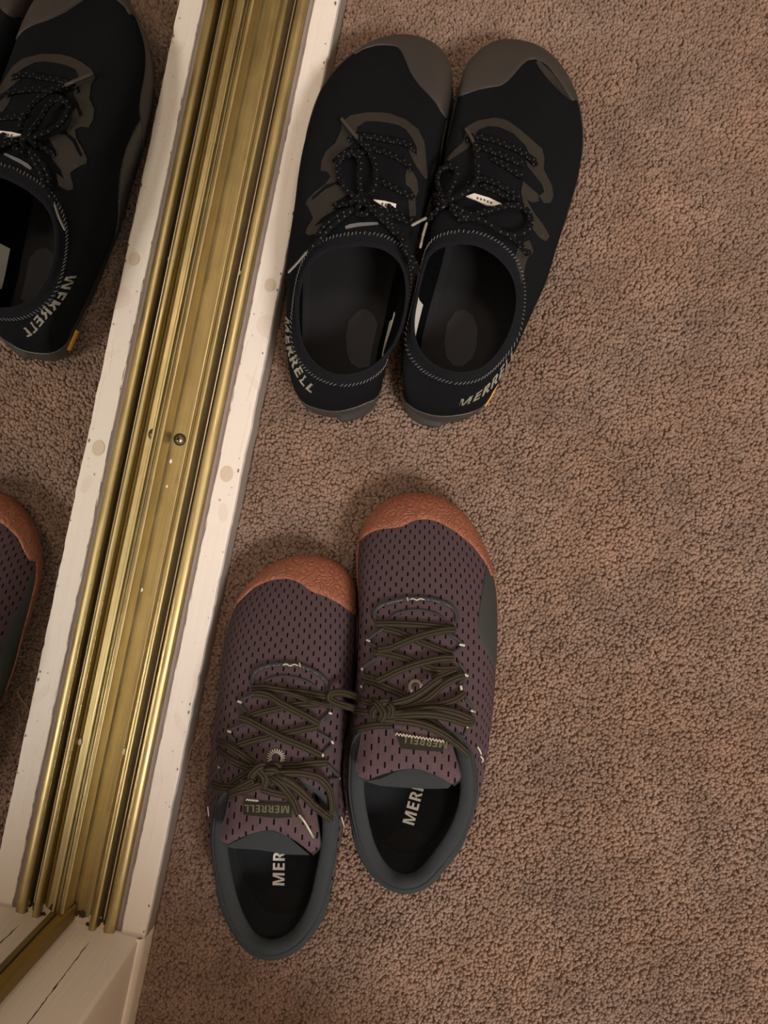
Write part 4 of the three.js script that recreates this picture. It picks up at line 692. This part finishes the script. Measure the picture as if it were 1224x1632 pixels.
for (const q of [[[548, 640, 0.001], [560, 680, 0.001]], [[27, 600, 0.001], [32, 640, 0.001]]]) tri(PL, [cQ(q)], 0.0010, 'bar_tack', K.whiteThread, PL.upper);

// plum laces: flat olive braid
const xl = at_(cX, 0.0006), xh = at_(cX, 0.0028), xt = at_(cX, 0.0055);
laces(PL, {
  lace: [xl([[380, 268], [470, 262], [560, 276], [760, 302], [850, 320], [945, 335]]), xl([[365, 480], [450, 450], [560, 425], [720, 392], [900, 385]]), xh([[400, 305], [500, 320], [600, 380], [760, 462], [890, 535]]), xl([[275, 700], [360, 670], [480, 640], [660, 600], [885, 550]]), xh([[285, 485], [360, 510], [470, 570], [620, 645], [760, 700], [905, 770]]), xh([[120, 665], [200, 695], [270, 740], [340, 790], [400, 830]]), xl([[120, 720], [220, 800], [320, 850], [400, 880]]), xl([[570, 850], [700, 850], [820, 835], [950, 825]]), xl([[80, 985], [180, 1010], [300, 1005], [420, 960]]), xl([[400, 870], [300, 940], [210, 1000]])],
  loop: [xt([[570, 910], [690, 905], [800, 915], [900, 950], [960, 1020], [985, 1110], [980, 1190], [940, 1210], [850, 1150], [760, 1050], [640, 960], [570, 935]]), xt([[400, 960], [300, 1010], [230, 1045], [190, 1090], [180, 1150], [200, 1090], [260, 1050], [340, 1030], [450, 990]])],
  end: [xt([[520, 930], [600, 990], [660, 1060], [705, 1130], [735, 1215]]), xh([[450, 1020], [540, 1050], [640, 1075], [690, 1110]]), xt([[560, 930], [700, 1010], [800, 1100], [900, 1190], [990, 1260]])],
  knot: [cX([[370, 860, 0.002], [430, 880, 0.009], [480, 940, 0.007], [470, 1010, 0.003]]), cX([[400, 980, 0.002], [380, 920, 0.008], [440, 860, 0.009], [520, 870, 0.004]]), cX([[450, 900, 0.006], [520, 890, 0.010], [560, 920, 0.004], [520, 1000, 0.003]]), cX([[520, 850, 0.003], [570, 850, 0.005], [590, 880, 0.003]])],
  aglet: [[[...cX([[735, 1215, 0.0055]]), ...cQ([[405, 660, 0.004], [440, 722, 0.003]])], K.aglet, 0.0019]],
}, 0.0050, 0.0021, K.oliveLace);
const yl = at_(cY, 0.0006), yh = at_(cY, 0.0028), yt = at_(cY, 0.0055);
const overH = Math.max(...cX([[1100, 305], [1000, 300], [965, 340], [1000, 370], [1120, 410]]).map(([x, y]) => PL.on(x, y).h)) + 0.004;
laces(PR, {
  lace: [yl([[275, 352], [400, 350], [560, 356], [720, 370], [870, 385]]), yl([[330, 385], [420, 405], [520, 445], [660, 505], [760, 545], [860, 580]]), yh([[880, 390], [780, 400], [620, 438], [480, 490], [370, 535], [290, 545]]), yl([[255, 560], [360, 575], [480, 605], [600, 650], [720, 690], [890, 690]]), yh([[865, 605], [760, 610], [600, 648], [440, 705], [350, 750], [280, 780]]), yl([[170, 765], [260, 790], [360, 830], [480, 880], [520, 900]]), yl([[180, 740], [250, 760], [330, 775]]), yl([[700, 760], [800, 720], [880, 690]]), xh([[0, 0], [1, 1]]).slice(0, 0), yh([[945, 735], [860, 765], [780, 810], [700, 880], [600, 945], [420, 995]]), yl([[400, 1110], [300, 1110], [200, 1125], [120, 1150], [70, 1220], [45, 1290]]), yl([[560, 1060], [650, 1070], [720, 1100], [790, 1160]])].filter((l) => l.length),
  also: [PL], over: true,
  loop: [yt([[400, 1030], [560, 1010], [700, 990], [830, 1005], [950, 1045], [1010, 1080], [960, 1095], [860, 1065], [720, 1035], [600, 1030], [420, 1040]]), [...cY([[320, 950, 0.0062], [210, 935, 0.006], [100, 885, 0.005]]), ...cX([[1180, 335], [1060, 300], [985, 305], [965, 340], [1000, 370], [1120, 410], [1210, 440]]).map(([x, y]) => [x, y, 0, overH]), ...cY([[110, 1000, 0.006], [210, 1015, 0.0055], [300, 1010, 0.006]])]],
  end: [yt([[400, 945], [520, 915], [620, 860], [700, 800], [768, 752]]), yt([[420, 1075], [560, 1090], [680, 1125], [780, 1175], [870, 1240], [940, 1300], [985, 1345]]), yh([[420, 1000], [600, 965], [760, 955], [870, 920], [950, 870]])],
  knot: [cY([[240, 930, 0.003], [290, 950, 0.010], [330, 1010, 0.010], [310, 1080, 0.004]]), cY([[250, 1050, 0.003], [270, 990, 0.009], [330, 940, 0.010], [390, 960, 0.005]]), cY([[340, 940, 0.006], [390, 980, 0.010], [380, 1050, 0.006], [320, 1080, 0.003]]), cY([[310, 1060, 0.004], [370, 1065, 0.007], [430, 1070, 0.004]])],
}, 0.0050, 0.0021, K.oliveLace);
{ // the loose tip of the right shoe's lace, lying over the left shoe
  const pts = cX([[1010, 400], [940, 395], [860, 378], [760, 340], [650, 305]]), g = PL.cord(pts.map(([x, y], i) => [x, y, 0.0032]), 0.0034, 0.0020);
  PR.add('lace_end', g, K.oliveLace, PR.root.children.find((o) => o.name === 'lace'));
}
// white brand print on the insoles, running from the arch to the toe
function insolePrint(s, from, to, size) {                    // from: foot of the first letter; to: further along the text
  const h = s.insoleH + 0.0003, a = at(...from, h), b = at(...to, h), d = b.clone().sub(a).normalize(), up = V(d.z, 0, -d.x);
  s.add('insole_print', s.letters('MERRELL', size, (x, y) => ({ p: a.clone().addScaledVector(d, x).addScaledVector(up, y), n: V(0, 1, 0) }), 0.0003, 0.0003, 0.03), K.whiteInk, s.insole);
}
insolePrint(PL, cQ([[326, 914]])[0], cQ([[328, 790]])[0], 0.0089);
insolePrint(PR, cQ([[830, 680]])[0], cQ([[868, 540]])[0], 0.0089);

const patchBlack = std({ color: 0x050506, roughness: 0.8 });  // near-black patches with an arc edge on the plum insoles
heelPatch(PR, cQ([[690, 800], [705, 770], [728, 722], [760, 696], [800, 682], [850, 690], [890, 725], [915, 765], [925, 790], [880, 850], [800, 880], [730, 850]]), patchBlack);
heelPatch(PL, cQ([[130, 990], [160, 955], [210, 930], [300, 918], [380, 916], [430, 930], [455, 960], [430, 1040], [370, 1100], [280, 1130], [200, 1100], [150, 1040]]), patchBlack);

// ------------------------------------------------------------------ litter
const fl = [[380, 432, 1, 'tiny white paint fleck in the outer groove of the track beside the left black shoe'], [272, 735, 1.1, 'small white paint fleck in the track just below the screw'], [266, 775, 0.9, 'thin white paint fleck in the track, second below the screw'], [226, 940, 1, 'white paint fleck in the track beside the gum toe of the left plum shoe'], [198, 1198, 1.9, 'largest white paint fleck in the track, beside the knot of the left plum shoe']];
fl.forEach(([x, y, k, label]) => {
  const p = at(x, y, T + 0.0012), r = k * (0.0008 + rnd() * 0.0004);
  if (p.x > 0.0187 && p.x < 0.0386) p.y = p.x < 0.0247 ? T + 0.0068 : p.x < 0.030 ? T - 0.002 : T + 0.0052;
  const g = new THREE.IcosahedronGeometry(r, 1); g.scale(0.9, 0.35 / k, 1.3 + rnd());
  const o = mesh('paint_fleck', g, M.fleck); o.position.copy(p);
  tag(o, label, 'paint fleck', 'paint flecks in the brass track');
});
function hair(pts, label, col, r = 0.00022) { const c = new THREE.CatmullRomCurve3(pts.map(([x, y, h]) => at(x, y, h))), o = mesh('hair_strand', new THREE.TubeGeometry(c, 30, r, 5), std({ color: col, roughness: 0.5 })); tag(o, label, 'hair'); }
hair([[298, 1222, 0.002], [306, 1190, 0.010], [322, 1168, 0.019], [338, 1150, 0.004]], 'pale curved hair standing off the carpet between sill and left plum shoe', 0xa08a70);
hair([[955, 722, 0.001], [985, 735, 0.0025], [1010, 728, 0.001]], 'short pale hair lying on open carpet right of the shoes', 0xb8a590);

renderer.render(scene, camera);
